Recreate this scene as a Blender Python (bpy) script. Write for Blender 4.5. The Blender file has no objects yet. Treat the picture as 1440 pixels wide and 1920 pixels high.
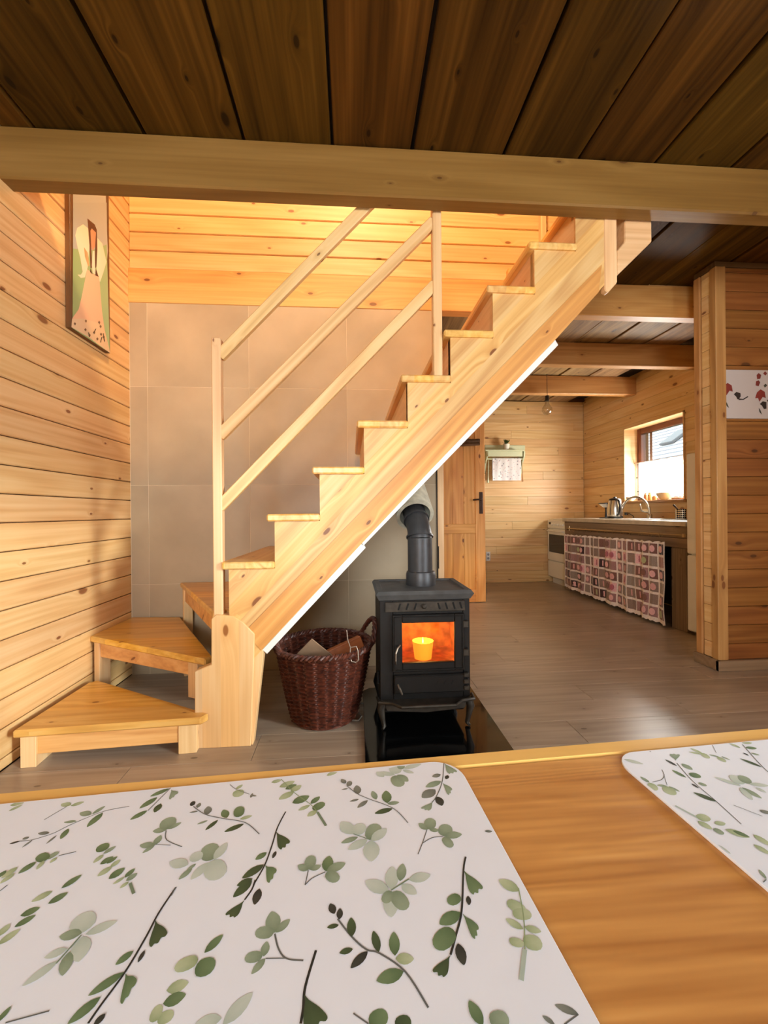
import bpy, bmesh, math, random
from mathutils import Vector, Matrix, Euler

random.seed(7)
scene = bpy.context.scene
COL = scene.collection

# ------------------------------------------------------------------ camera
F_PX, YAW, ROLL, CAM_H = 800.0, math.radians(4.4), math.radians(-0.5), 0.97
cam_data = bpy.data.cameras.new('camera')
cam_data.sensor_width = 36.0
cam_data.lens = F_PX / 1920.0 * 36.0
cam_data.clip_start = 0.01
cam_data.clip_end = 200.0
camera = bpy.data.objects.new('camera', cam_data)
COL.objects.link(camera)
camera.matrix_world = (Matrix.Translation((0, 0, CAM_H)) @ Matrix.Rotation(-YAW, 4, 'Z')
                       @ Matrix.Rotation(math.pi / 2, 4, 'X') @ Matrix.Rotation(ROLL, 4, 'Z'))
scene.camera = camera

# ------------------------------------------------------------------ world, large lights, exposure
scene.view_settings.view_transform = 'Standard'
scene.view_settings.look = 'None'
scene.view_settings.gamma = 1.0
scene.view_settings.use_curve_mapping = False
scene.view_settings.exposure = 0.0
world = bpy.data.worlds.new('overcast_sky')
scene.world = world
world.use_nodes = True
wn = world.node_tree.nodes
wn['Background'].inputs['Color'].default_value = (0.93, 0.97, 1.0, 1)
wn['Background'].inputs['Strength'].default_value = 3.0
scene.cycles.use_denoising = True
scene.cycles.use_adaptive_sampling = True
scene.cycles.adaptive_threshold = 0.07
scene.cycles.adaptive_min_samples = 20
scene.cycles.max_bounces = 7
scene.cycles.diffuse_bounces = 4
scene.cycles.transparent_max_bounces = 12
scene.cycles.caustics_reflective = False
scene.cycles.caustics_refractive = False
scene.cycles.sample_clamp_indirect = 6.0


def area_light(name, loc, rot, sx, sy, power, color):
    ld = bpy.data.lights.new(name, 'AREA')
    ld.shape = 'RECTANGLE'
    ld.size, ld.size_y = sx, sy
    ld.energy = power
    ld.color = color
    o = bpy.data.objects.new(name, ld)
    COL.objects.link(o)
    o.location = loc
    o.rotation_euler = rot
    return o


# daylight standing in the panes of the terrace door and the window behind the photographer
area_light('daylight_terrace_door', (2.55, -0.45, 1.15), (0, math.radians(90), 0), 1.9, 1.7, 90, (0.88, 0.95, 1.0))
area_light('daylight_rear_window', (-0.55, -2.57, 1.45), (math.radians(90), 0, 0), 1.2, 1.2, 125, (0.88, 0.95, 1.0))
area_light('daylight_kitchen_window', (3.335, 4.315, 1.30), (0, math.radians(90), 0), 0.34, 0.74, 105, (1.0, 0.97, 0.92))
# low hazy sun that reaches in through the terrace door and the kitchen window
sun_d = bpy.data.lights.new('hazy_sun', 'SUN')
sun_d.energy = 3.1
sun_d.angle = math.radians(6)
sun_d.color = (1.0, 0.94, 0.88)
sun = bpy.data.objects.new('hazy_sun', sun_d)
COL.objects.link(sun)
sun.rotation_euler = Vector((-0.74, 0.48, -0.18)).to_track_quat('-Z', 'Y').to_euler()


# ------------------------------------------------------------------ measuring helpers: photo point to a point on a real plane
def ray(u, v):
    a, b = (u - 720.0) / F_PX, -(v - 960.0) / F_PX
    c, s = math.cos(ROLL), math.sin(ROLL)
    a2, b2 = a * c - b * s, a * s + b * c
    return Vector((math.sin(YAW) + a2 * math.cos(YAW), math.cos(YAW) - a2 * math.sin(YAW), b2))


def PY(u, v, Y):
    r = ray(u, v); return Vector((0, 0, CAM_H)) + r * (Y / r.y)


def PX(u, v, X):
    r = ray(u, v); return Vector((0, 0, CAM_H)) + r * (X / r.x)


def PZ(u, v, Z):
    r = ray(u, v); return Vector((0, 0, CAM_H)) + r * ((Z - CAM_H) / r.z)


# ------------------------------------------------------------------ materials
def lin(r, g, b):
    f = lambda c: (c / 255 / 12.92) if c / 255 <= 0.04045 else ((c / 255 + 0.055) / 1.055) ** 2.4
    return (f(r), f(g), f(b), 1.0)


class NT:
    def __init__(self, name):
        self.m = bpy.data.materials.new(name)
        self.m.use_nodes = True
        self.t = self.m.node_tree
        self.b = self.t.nodes['Principled BSDF']

    def n(self, typ, **kw):
        nd = self.t.nodes.new(typ)
        for k, v in kw.items():
            setattr(nd, k, v)
        return nd

    def l(self, a, b):
        self.t.links.new(a, b)

    def math(self, op, a, b=None, c=None, clamp=False):
        nd = self.n('ShaderNodeMath', operation=op, use_clamp=clamp)
        for i, x in enumerate((a, b, c)):
            if x is None:
                continue
            if isinstance(x, (int, float)):
                nd.inputs[i].default_value = x
            else:
                self.l(x, nd.inputs[i])
        return nd.outputs[0]

    def mix(self, fac, a, b, mode='MIX'):
        nd = self.n('ShaderNodeMix', data_type='RGBA', blend_type=mode)
        for i, x in ((0, fac), (6, a), (7, b)):
            if isinstance(x, (int, float)):
                nd.inputs[i].default_value = x
            elif isinstance(x, tuple):
                nd.inputs[i].default_value = x
            else:
                self.l(x, nd.inputs[i])
        return nd.outputs[2]

    def ramp(self, fac, stops):
        nd = self.n('ShaderNodeValToRGB')
        e = nd.color_ramp.elements
        while len(e) < len(stops):
            e.new(0.5)
        for i, (p, c) in enumerate(stops):
            e[i].position = p
            e[i].color = c
        self.l(fac, nd.inputs[0])
        return nd.outputs[0]

    def maprange(self, v, a, b, c, d, smooth=False):
        nd = self.n('ShaderNodeMapRange')
        if smooth:
            nd.interpolation_type = 'SMOOTHSTEP'
        self.l(v, nd.inputs[0])
        for i, x in enumerate((a, b, c, d)):
            nd.inputs[i + 1].default_value = x
        return nd.outputs[0]

    def bump(self, h, strength, dist=0.002):
        nd = self.n('ShaderNodeBump')
        nd.inputs['Strength'].default_value = strength
        nd.inputs['Distance'].default_value = dist
        self.l(h, nd.inputs['Height'])
        self.l(nd.outputs[0], self.b.inputs['Normal'])


MATS = {}


def wood(name, long='X', flat=None, light=(232, 190, 132), mid=(220, 168, 105), dark=(188, 126, 68), knot=(118, 62, 28),
         knots=1.0, ring=60.0, rough=0.45, vary=0.16, bump=0.12, streak=0.55, fine=24.0, huevar=0.012, ringw=0.24, low=0.35, acr=5.0, lsc=0.42, nls=1.6, spec=0.5, lam=0.0):
    if name in MATS:
        return MATS[name]
    t = NT(name)
    tc = t.n('ShaderNodeTexCoord').outputs['Object']
    rnd = t.n('ShaderNodeObjectInfo').outputs['Random']
    sep = t.n('ShaderNodeSeparateXYZ'); t.l(tc, sep.inputs[0])
    ax = {'X': 0, 'Y': 1, 'Z': 2}
    L = sep.outputs[ax[long]]
    rest = [a for a in 'XYZ' if a != long]
    if flat:
        rest.remove(flat); rest.append(flat)
    A = sep.outputs[ax[rest[0]]]
    Bx = sep.outputs[ax[rest[1]]]
    L = t.math('ADD', L, t.math('MULTIPLY', rnd, 37.7))
    A = t.math('ADD', A, t.math('MULTIPLY', rnd, 13.1))
    if lam > 0:
        cell = t.math('FLOOR', t.math('DIVIDE', A, lam))
        wnz = t.n('ShaderNodeTexWhiteNoise', noise_dimensions='1D'); t.l(cell, wnz.inputs['W'])
        lamv = wnz.outputs['Value']
        L = t.math('ADD', L, t.math('MULTIPLY', lamv, 21.0))
    if not flat:
        Ak = t.math('ADD', A, t.math('MULTIPLY', Bx, 1.0))
    else:
        Ak = A
    cv = t.n('ShaderNodeCombineXYZ'); t.l(t.math('MULTIPLY', L, 2.1), cv.inputs[0]); t.l(t.math('MULTIPLY', Ak, 4.6), cv.inputs[1])
    vo = t.n('ShaderNodeTexVoronoi', voronoi_dimensions='2D'); t.l(cv.outputs[0], vo.inputs['Vector']); vo.inputs['Scale'].default_value = 1.0
    sc = t.n('ShaderNodeSeparateColor'); t.l(vo.outputs['Color'], sc.inputs[0])
    d = t.math('MULTIPLY', vo.outputs['Distance'], t.math('ADD', 0.75, t.math('MULTIPLY', sc.outputs[0], 2.2)))
    fall = t.maprange(d, 0.0, 0.34, 1.0, 0.0, True)
    A2 = t.math('ADD', A, t.math('MULTIPLY', t.math('MULTIPLY', fall, fall), 0.035 * knots))
    c1 = t.n('ShaderNodeCombineXYZ')
    t.l(t.math('MULTIPLY', L, lsc), c1.inputs[0]); t.l(t.math('MULTIPLY', A2, acr), c1.inputs[1]); t.l(t.math('MULTIPLY', Bx, acr), c1.inputs[2])
    n2 = t.n('ShaderNodeTexNoise'); n2.inputs['Scale'].default_value = 1.0; n2.inputs['Detail'].default_value = 1.5
    t.l(c1.outputs[0], n2.inputs['Vector'])
    rings = t.math('SINE', t.math('MULTIPLY', n2.outputs[0], ring))
    rings = t.math('MULTIPLY_ADD', rings, 0.5, 0.5)
    c2 = t.n('ShaderNodeCombineXYZ')
    t.l(t.math('MULTIPLY', L, nls), c2.inputs[0]); t.l(t.math('MULTIPLY', A2, fine * 3), c2.inputs[1]); t.l(t.math('MULTIPLY', Bx, fine * 3), c2.inputs[2])
    n1 = t.n('ShaderNodeTexNoise'); n1.inputs['Scale'].default_value = 1.0; n1.inputs['Detail'].default_value = 2.0
    t.l(c2.outputs[0], n1.inputs['Vector'])
    f = t.math('ADD', t.math('MULTIPLY', rings, ringw), t.math('MULTIPLY', n1.outputs[0], streak))
    f = t.math('ADD', f, t.math('MULTIPLY', n2.outputs[0], low), clamp=True)
    col = t.ramp(f, [(0.25, lin(*light)), (0.55, lin(*mid)), (0.95, lin(*dark))])
    if knots > 0:
        halo = t.maprange(d, 0.03, 0.14, 0.45, 0.0, True)
        col = t.mix(halo, col, lin(*dark))
        km = t.maprange(d, 0.036 * knots, 0.060 * knots, 0.85, 0.0, True)
        col = t.mix(km, col, lin(*knot))
    hs = t.n('ShaderNodeHueSaturation')
    r2 = t.math('FRACT', t.math('MULTIPLY', rnd, 7.31))
    val = t.math('ADD', 1.0 - vary / 2, t.math('MULTIPLY', rnd, vary))
    if lam > 0:
        val = t.math('MULTIPLY', val, t.math('ADD', 0.84, t.math('MULTIPLY', lamv, 0.22)))
        t.l(t.math('ADD', 1.0, t.math('MULTIPLY', lamv, 0.12)), hs.inputs['Saturation'])
    t.l(val, hs.inputs['Value'])
    t.l(t.math('ADD', 0.5 - huevar / 2, t.math('MULTIPLY', r2, huevar)), hs.inputs['Hue'])
    t.l(col, hs.inputs['Color'])
    t.l(hs.outputs[0], t.b.inputs['Base Color'])
    t.b.inputs['Roughness'].default_value = rough
    t.b.inputs['Specular IOR Level'].default_value = spec
    if bump:
        t.bump(t.math('ADD', n1.outputs[0], t.math('MULTIPLY', rings, 0.4)), bump, 0.002)
    MATS[name] = t.m
    return t.m


def plain(name, col, rough=0.5, metal=0.0, noise=0.0, nscale=8.0, bump=0.0, coat=0.0, emit=None, estr=0.0, spec=None, trans=0.0, alpha=1.0, sheen=0.0):
    if name in MATS:
        return MATS[name]
    t = NT(name)
    b = t.b
    b.inputs['Base Color'].default_value = lin(*col)
    b.inputs['Roughness'].default_value = rough
    b.inputs['Metallic'].default_value = metal
    b.inputs['Coat Weight'].default_value = coat
    b.inputs['Transmission Weight'].default_value = trans
    b.inputs['Alpha'].default_value = alpha
    b.inputs['Sheen Weight'].default_value = sheen
    if spec is not None:
        b.inputs['Specular IOR Level'].default_value = spec
    if noise or bump:
        tc = t.n('ShaderNodeTexCoord').outputs['Object']
        nz = t.n('ShaderNodeTexNoise'); nz.inputs['Scale'].default_value = nscale; nz.inputs['Detail'].default_value = 4
        t.l(tc, nz.inputs['Vector'])
        if noise:
            k = lin(*col)
            lo = tuple(max(0, c * (1 - noise)) for c in k[:3]) + (1,)
            hi = tuple(min(1, c * (1 + noise)) for c in k[:3]) + (1,)
            t.l(t.ramp(nz.outputs[0], [(0.3, lo), (0.7, hi)]), b.inputs['Base Color'])
        if bump:
            t.bump(nz.outputs[0], bump, 0.003)
    if emit:
        b.inputs['Emission Color'].default_value = lin(*emit)
        b.inputs['Emission Strength'].default_value = estr
    MATS[name] = t.m
    return t.m


def glass(name, tint=(245, 250, 250), fac=0.12, rough=0.02):
    if name in MATS:
        return MATS[name]
    t = NT(name)
    tr = t.n('ShaderNodeBsdfTransparent'); tr.inputs[0].default_value = lin(*tint)
    gl = t.n('ShaderNodeBsdfGlossy'); gl.inputs['Roughness'].default_value = rough
    lw = t.n('ShaderNodeLayerWeight'); lw.inputs[0].default_value = 0.5
    fz = t.math('POWER', lw.outputs['Facing'], 5.0)
    mx = t.n('ShaderNodeMixShader')
    t.l(t.math('MULTIPLY_ADD', fz, 0.85, 0.03 + fac * 0.2), mx.inputs[0])
    t.l(tr.outputs[0], mx.inputs[1]); t.l(gl.outputs[0], mx.inputs[2])
    t.l(mx.outputs[0], t.t.nodes['Material Output'].inputs[0])
    MATS[name] = t.m
    return t.m


def vcol(name, rough=0.6, attr='Col'):
    if name in MATS:
        return MATS[name]
    t = NT(name)
    a = t.n('ShaderNodeAttribute', attribute_name=attr)
    t.l(a.outputs['Color'], t.b.inputs['Base Color'])
    t.b.inputs['Roughness'].default_value = rough
    MATS[name] = t.m
    return t.m


PINE = dict(light=(239, 206, 152), mid=(229, 187, 128), dark=(204, 150, 92), knot=(126, 68, 34), knots=1.25, ringw=0.18, low=0.30)
PALE = dict(light=(238, 206, 158), mid=(228, 188, 136), dark=(204, 156, 104), knot=(130, 76, 38), ringw=0.18)
def pine(long, flat=None):
    return wood('pine_plank_' + long + (flat or ''), long, flat, **PINE)
def pale(long, flat=None, knots=0.8, lam=0.0):
    return wood('pale_pine_' + long + (flat or '') + ('_glued' if lam else ''), long, flat, knots=knots, vary=0.10, lam=lam, **PALE)


# ------------------------------------------------------------------ mesh helpers
def wloc(o):
    v = Vector((0, 0, 0))
    while o is not None:
        v = v + o.location
        o = o.parent
    return v


class MB:
    """collects shapes; build() links them as one mesh object"""
    def __init__(self):
        self.bm = bmesh.new()

    def _merge(self, tb, mi, M=None):
        for f in tb.faces:
            f.material_index = mi
        if M is not None:
            tb.transform(M)
        me = bpy.data.meshes.new('tmp')
        tb.to_mesh(me)
        tb.free()
        self.bm.from_mesh(me)
        bpy.data.meshes.remove(me)

    def box(self, x0, x1, y0, y1, z0, z1, bev=0.0, mi=0, M=None, seg=1):
        tb = bmesh.new()
        bmesh.ops.create_cube(tb, size=1.0)
        tb.transform(Matrix.Translation(((x0 + x1) / 2, (y0 + y1) / 2, (z0 + z1) / 2)) @ Matrix.Diagonal((abs(x1 - x0), abs(y1 - y0), abs(z1 - z0), 1)))
        if bev > 0:
            bmesh.ops.bevel(tb, geom=tb.edges[:], offset=bev, segments=seg, affect='EDGES', profile=0.5)
        self._merge(tb, mi, M)
        return self

    def prism(self, pts, axis, lo, hi, bev=0.0, mi=0, M=None):
        """pts: 2D outline; axis Y: (x,z), Z: (x,y), X: (y,z)"""
        tb = bmesh.new()
        def P(p, h):
            return {'Y': (p[0], h, p[1]), 'Z': (p[0], p[1], h), 'X': (h, p[0], p[1])}[axis]
        a = [tb.verts.new(P(p, lo)) for p in pts]
        b = [tb.verts.new(P(p, hi)) for p in pts]
        tb.faces.new(a); tb.faces.new(list(reversed(b)))
        n = len(pts)
        for i in range(n):
            j = (i + 1) % n
            tb.faces.new((a[j], a[i], b[i], b[j]))
        bmesh.ops.recalc_face_normals(tb, faces=tb.faces[:])
        if bev > 0:
            bmesh.ops.bevel(tb, geom=tb.edges[:], offset=bev, segments=1, affect='EDGES')
        self._merge(tb, mi, M)
        return self

    def tube(self, pts, r, n=10, mi=0, closed=False, M=None, caps=True):
        tb = bmesh.new()
        pts = [Vector(p) for p in pts]
        rr = r if isinstance(r, (list, tuple)) else [r] * len(pts)
        rings, prev = [], None
        N = len(pts)
        for i, p in enumerate(pts):
            if closed:
                tg = pts[(i + 1) % N] - pts[i - 1]
            else:
                tg = pts[min(i + 1, N - 1)] - pts[max(i - 1, 0)]
            tg.normalize()
            if prev is None:
                up = Vector((0, 0, 1)) if abs(tg.z) < 0.9 else Vector((1, 0, 0))
                a = tg.cross(up).normalized()
            else:
                a = (prev - tg * prev.dot(tg)).normalized()
            prev = a
            b = tg.cross(a)
            rings.append([tb.verts.new(p + (a * math.cos(2 * math.pi * k / n) + b * math.sin(2 * math.pi * k / n)) * rr[i]) for k in range(n)])
        for i in range(N if closed else N - 1):
            A, Bq = rings[i], rings[(i + 1) % N]
            for k in range(n):
                tb.faces.new((A[k], A[(k + 1) % n], Bq[(k + 1) % n], Bq[k]))
        if caps and not closed:
            tb.faces.new(list(reversed(rings[0]))); tb.faces.new(rings[-1])
        bmesh.ops.recalc_face_normals(tb, faces=tb.faces[:])
        self._merge(tb, mi, M)
        return self

    def lathe(self, prof, c=(0, 0, 0), n=24, mi=0, M=None, caps=True):
        tb = bmesh.new()
        rings = []
        for r, z in prof:
            rings.append([tb.verts.new((c[0] + r * math.cos(2 * math.pi * k / n), c[1] + r * math.sin(2 * math.pi * k / n), c[2] + z)) for k in range(n)])
        for A, Bq in zip(rings, rings[1:]):
            for k in range(n):
                tb.faces.new((A[k], A[(k + 1) % n], Bq[(k + 1) % n], Bq[k]))
        if caps:
            tb.faces.new(list(reversed(rings[0]))); tb.faces.new(rings[-1])
        bmesh.ops.recalc_face_normals(tb, faces=tb.faces[:])
        self._merge(tb, mi, M)
        return self

    def raw(self, verts, faces, mi=0):
        tb = bmesh.new()
        vs = [tb.verts.new(v) for v in verts]
        for f in faces:
            tb.faces.new([vs[i] for i in f])
        self._merge(tb, mi)
        return self

    def build(self, name, mat, parent=None, loc=None, rot=None, smooth=False, label=None):
        mats = mat if isinstance(mat, (list, tuple)) else [mat]
        bm = self.bm
        if rot is None:
            xs = [v.co for v in bm.verts]
            lo = Vector((min(v.x for v in xs), min(v.y for v in xs), min(v.z for v in xs)))
            hi = Vector((max(v.x for v in xs), max(v.y for v in xs), max(v.z for v in xs)))
            c = (lo + hi) / 2
            if parent is None:
                c.z = lo.z
            bmesh.ops.translate(bm, verts=bm.verts[:], vec=-c)
        else:
            c = Vector(loc)
        me = bpy.data.meshes.new(name)
        bm.to_mesh(me); bm.free()
        for m in mats:
            me.materials.append(m)
        if smooth:
            for p in me.polygons:
                p.use_smooth = True
            try:
                me.set_sharp_from_angle(angle=math.radians(40))
            except Exception:
                pass
        o = bpy.data.objects.new(name, me)
        COL.objects.link(o)
        o.location = c - (wloc(parent) if parent else Vector((0, 0, 0)))
        if rot is not None:
            o.rotation_euler = rot
        if parent:
            o.parent = parent
        if label:
            o['label'] = label
        return o


def tag(o, label, cat, group=None):
    o['label'] = label
    o['category'] = cat
    if group:
        o['group'] = group
    return o


def struct(o, label=None):
    o['kind'] = 'structure'
    if label:
        o['label'] = label
    return o


def empty(name, loc):
    o = bpy.data.objects.new(name, None)
    o.empty_display_size = 0.1
    COL.objects.link(o)
    o.location = loc
    return o


_shared = {}
def inst_box(name, size, mat, parent, centre, bev):
    """box part that shares mesh data with equal boxes"""
    key = (name, tuple(round(s, 4) for s in size), mat.name, bev)
    if key not in _shared:
        o = MB().box(-size[0] / 2, size[0] / 2, -size[1] / 2, size[1] / 2, -size[2] / 2, size[2] / 2, bev).build(name, mat, None, loc=(0, 0, 0), rot=(0, 0, 0))
        _shared[key] = o.data
    else:
        o = bpy.data.objects.new(name, _shared[key])
        COL.objects.link(o)
    o.location = Vector(centre) - wloc(parent)
    o.parent = parent
    return o


def beam_between(mb_or_none, name, p0, p1, h, t, mat, parent, bev=0.003):
    """bar from p0 to p1 (in an X-Z plane), h across in the plane, t thick along Y; grain along local X"""
    p0, p1 = Vector(p0), Vector(p1)
    d = p1 - p0
    ang = math.atan2(d.z, d.x)
    L = d.length
    return MB().box(-L / 2, L / 2, -t / 2, t / 2, -h / 2, h / 2, bev).build(name, mat, parent, loc=(p0 + p1) / 2, rot=(0, -ang, 0))

# ================================================================== THE SETTING
XL, XR, XLIV = -1.33, 3.20, 2.58         # left wall, kitchen right wall, living-room right wall
YB, YK, YR = 2.69, 5.65, -2.60           # stove wall, kitchen end wall, rear wall
XT = 0.56                                # end of the tiled stove wall
ZB0, ZB1 = 2.26, 2.46                    # beams
YN, YF = 1.82, 2.665                     # near and far plane of the stair flight
PIT, ZREF = 0.1122, 1.053                # plank pitch and one seam height

core = plain('wall_core', (92, 58, 30), 0.9)

# ---- floor: laminate planks in staggered rows over a slab
floor = struct(MB().box(XL - 0.1, XR + 0.1, YR - 0.1, YK + 0.1, -0.10, -0.010).build('floor', plain('floor_slab', (66, 58, 50), 0.9)))
lam = wood('floor_laminate', 'X', 'Z', light=(180, 163, 145), mid=(165, 147, 128), dark=(140, 122, 104), knot=(92, 76, 62), knots=0.5,
           rough=0.30, vary=0.16, bump=0.05, streak=0.5, huevar=0.006)
row_h, pl = 0.193, 1.38
y = 0.55
r = 0
while y < YK:
    y1 = min(y + row_h, YK)
    x = XL + (-0.9, -0.45, -1.2, -0.2, -0.75)[r % 5]
    while x < XR:
        a, b = max(x, XL), min(x + pl, XR)
        if b - a > 0.03:
            inst_box('floor_plank', (b - a - 0.0014, y1 - y - 0.0014, 0.010), lam, floor, ((a + b) / 2, (y + y1) / 2, -0.005), 0.0008)
        x += pl
    y = y1
    r += 1
MB().box(XL, XR, YR, 0.55, -0.010, 0.0).build('floor_panel', lam, floor)


# ---- plank-clad walls
def rows(z0, z1, start=ZREF, pit=PIT):
    k = math.floor((z0 - start) / pit)
    out = []
    while True:
        a, b = start + k * pit, start + (k + 1) * pit
        if a >= z1 - 1e-4:
            break
        a2, b2 = max(a, z0), min(b, z1)
        if b2 - a2 > 0.012:
            out.append((a2, b2))
        k += 1
    return out


G, CH, TH = 0.0040, 0.0045, 0.018
wall_left = struct(MB().box(XL - 0.14, XL - TH, YR, YK, 0.0, 4.6).build('wall_left', core))
for a, b in rows(0.0, 3.3):
    inst_box('plank', (TH, YB - YR + 0.05, b - a - G), pine('Y', 'X'), wall_left, (XL - TH / 2, (YB + YR) / 2, (a + b) / 2), CH)

wall_back = struct(MB().box(XL, XT - 0.012, YB + 0.016, YB + 0.10, 0.0, ZB0 - 0.002).build('wall_back', core))
tile_m = None
def tile_mat():
    t = NT('stove_wall_tile')
    tc = t.n('ShaderNodeTexCoord').outputs['Object']
    rnd = t.n('ShaderNodeObjectInfo').outputs['Random']
    add = t.n('ShaderNodeVectorMath', operation='ADD'); t.l(tc, add.inputs[0]); t.l(t.math('MULTIPLY', rnd, 50.0), add.inputs[1])
    n = t.n('ShaderNodeTexNoise'); n.inputs['Scale'].default_value = 2.4; n.inputs['Detail'].default_value = 5; t.l(add.outputs[0], n.inputs['Vector'])
    t.l(t.ramp(n.outputs[0], [(0.3, lin(158, 140, 113)), (0.7, lin(180, 160, 130))]), t.b.inputs['Base Color'])
    t.b.inputs['Roughness'].default_value = 0.5
    return t.m
tile_m = tile_mat()
grout = plain('tile_grout', (204, 186, 158), 0.9)
MB().box(XL, XT - 0.012, YB + 0.0008, YB + 0.017, 0.0, ZB0 - 0.002).build('grout_bed', grout, wall_back)
xs = [XL + 0.002, -1.225, -0.622, -0.020, XT - 0.014]
zs = [0.0, 0.543, 1.144, 1.744, ZB0 - 0.004]
for i in range(4):
    for j in range(4):
        inst_box('tile', (xs[i + 1] - xs[i] - 0.0018, 0.012, zs[j + 1] - zs[j] - 0.0018), tile_m, wall_back,
                 ((xs[i] + xs[i + 1]) / 2, YB + 0.006, (zs[j] + zs[j + 1]) / 2), 0.001)
MB().box(XT - 0.012, XT + 0.028, YB - 0.012, YB + 0.10, 0.0, ZB0 - 0.002, 0.003).build('corner_trim', pale('Z'), wall_back)
MB().box(XT - 0.017, XT - 0.012, YB - 0.010, YB + 0.0, 0.0, ZB0 - 0.002).build('dark_joint', plain('dark_joint', (24, 20, 18), 0.8), wall_back)

# upstairs face above the stair well
wall_upper = struct(MB().box(XL, XR, YB + 0.02, YB + 0.12, ZB1, 4.6).build('wall_upper', core))
uz = ZB1
while uz < 3.25:
    inst_box('plank', (XR - XL, TH, 0.113 - G), pine('X', 'Y'), wall_upper, ((XL + XR) / 2, YB + 0.02 - TH / 2 + 0.006, uz + 0.0565), CH)
    uz += 0.113

# side wall of the small room behind the stove wall, with its doorway
wall_inner = struct(MB().box(XT - 0.10, XT - 0.0, YB + 0.10, 4.44, 0, ZB1).box(XT - 0.10, XT, 5.26, YK, 0, ZB1).box(XT - 0.10, XT, 4.44, 5.26, 2.05, ZB1)
                    .build('wall_inner', pine('Y', 'X')))

# kitchen end wall
wall_kitchen = struct(MB().box(XL, XR + 0.15, YK + TH, YK + 0.15, 0.0, 4.6).build('wall_kitchen', core))
for k, (a, b) in enumerate(rows(0.0, ZB1)):
    cut = XT + 0.3 + ((k * 37) % 11) * 0.22
    for x0, x1 in ((XT, cut), (cut, XR)):
        inst_box('plank', (x1 - x0 - 0.001, TH, b - a - 0.0014), pine('X', 'Y'), wall_kitchen, ((x0 + x1) / 2, YK + TH / 2, (a + b) / 2), 0.0018)

# kitchen right wall around the window
WY0, WY1, WZ0, WZ1 = 3.86, 4.77, 1.07, 1.92
wall_right = struct(MB().box(XR + TH, XR + 0.30, 2.40, WY0, 0, ZB1).box(XR + TH, XR + 0.30, WY1, YK + 0.15, 0, ZB1)
                    .box(XR + TH, XR + 0.30, WY0, WY1, 0, WZ0).box(XR + TH, XR + 0.30, WY0, WY1, WZ1, ZB1).build('wall_right', core))
for a, b in rows(0.0, ZB1):
    segs = [(2.56, YK)]
    if b > WZ0 and a < WZ1:
        if a < WZ0 - 0.001:
            inst_box('plank', (TH, WY1 - WY0, WZ0 - a - 0.0014), pine('Y', 'X'), wall_right, (XR + TH / 2, (WY0 + WY1) / 2, (a + WZ0) / 2), 0.0012)
        if b > WZ1 + 0.001:
            inst_box('plank', (TH, WY1 - WY0, b - WZ1 - 0.0014), pine('Y', 'X'), wall_right, (XR + TH / 2, (WY0 + WY1) / 2, (b + WZ1) / 2), 0.0012)
        segs = [(2.56, WY0), (WY1, YK)]
    for y0, y1 in segs:
        inst_box('plank', (TH, y1 - y0 - 0.001, b - a - 0.0014), pine('Y', 'X'), wall_right, (XR + TH / 2, (y0 + y1) / 2, (a + b) / 2), 0.0018)

# partition on the right with its trimmed end
PX0, PYN, PYF, PZT = 2.195, 2.41, 2.555, 2.43
wall_partition = struct(MB().box(PX0 + 0.02, XR + 0.2, PYN + TH, PYF - TH, 0.0, PZT - 0.01).build('wall_partition', core))
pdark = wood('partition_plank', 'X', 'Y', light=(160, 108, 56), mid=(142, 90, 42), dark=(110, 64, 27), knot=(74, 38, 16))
for a, b in rows(0.06, PZT):
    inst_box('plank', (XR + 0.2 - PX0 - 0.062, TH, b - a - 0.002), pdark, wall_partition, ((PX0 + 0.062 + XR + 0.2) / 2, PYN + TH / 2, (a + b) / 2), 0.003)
    inst_box('plank', (XR - PX0 - 0.03, TH, b - a - 0.002), pine('X', 'Y'), wall_partition, ((PX0 + 0.03 + XR) / 2, PYF - TH / 2, (a + b) / 2), 0.003)
    inst_box('plank_end', (0.02, PYF - PYN - 0.08, b - a - 0.002), wood('plank_end_grain', 'Y', **PINE), wall_partition, (PX0 + 0.016, (PYN + PYF) / 2, (a + b) / 2), 0.002)
MB().box(PX0 - 0.004, PX0 + 0.062, PYN - 0.012, PYN + 0.036, 0.06, PZT, 0.004).build('end_trim', wood('partition_trim', 'Z', None, light=(206, 160, 102), mid=(190, 140, 84), dark=(160, 110, 60), knots=0.8), wall_partition)
MB().box(PX0 - 0.004, PX0 + 0.05, PYF - 0.036, PYF + 0.012, 0.06, PZT, 0.004).build('end_trim', wood('partition_trim', 'Z', None, light=(206, 160, 102), mid=(190, 140, 84), dark=(160, 110, 60), knots=0.8), wall_partition)
MB().box(PX0 - 0.016, PX0 + 0.0, PYN - 0.025, PYF + 0.02, 0.0, 0.062, 0.003).box(PX0 - 0.016, XR, PYN - 0.028, PYN - 0.002, 0.0, 0.062, 0.003).build('baseboard', wood('grey_skirting', 'X', light=(168, 142, 112), mid=(150, 126, 98), dark=(128, 104, 78), knots=0), wall_partition)
MB().box(PX0 - 0.004, XR, PYN - 0.006, PYF + 0.006, PZT, ZB1).build('head_board', wood('old_board_X', 'X', light=(122, 92, 60), mid=(104, 76, 46), dark=(78, 54, 32), knots=0.6), wall_partition)

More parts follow.
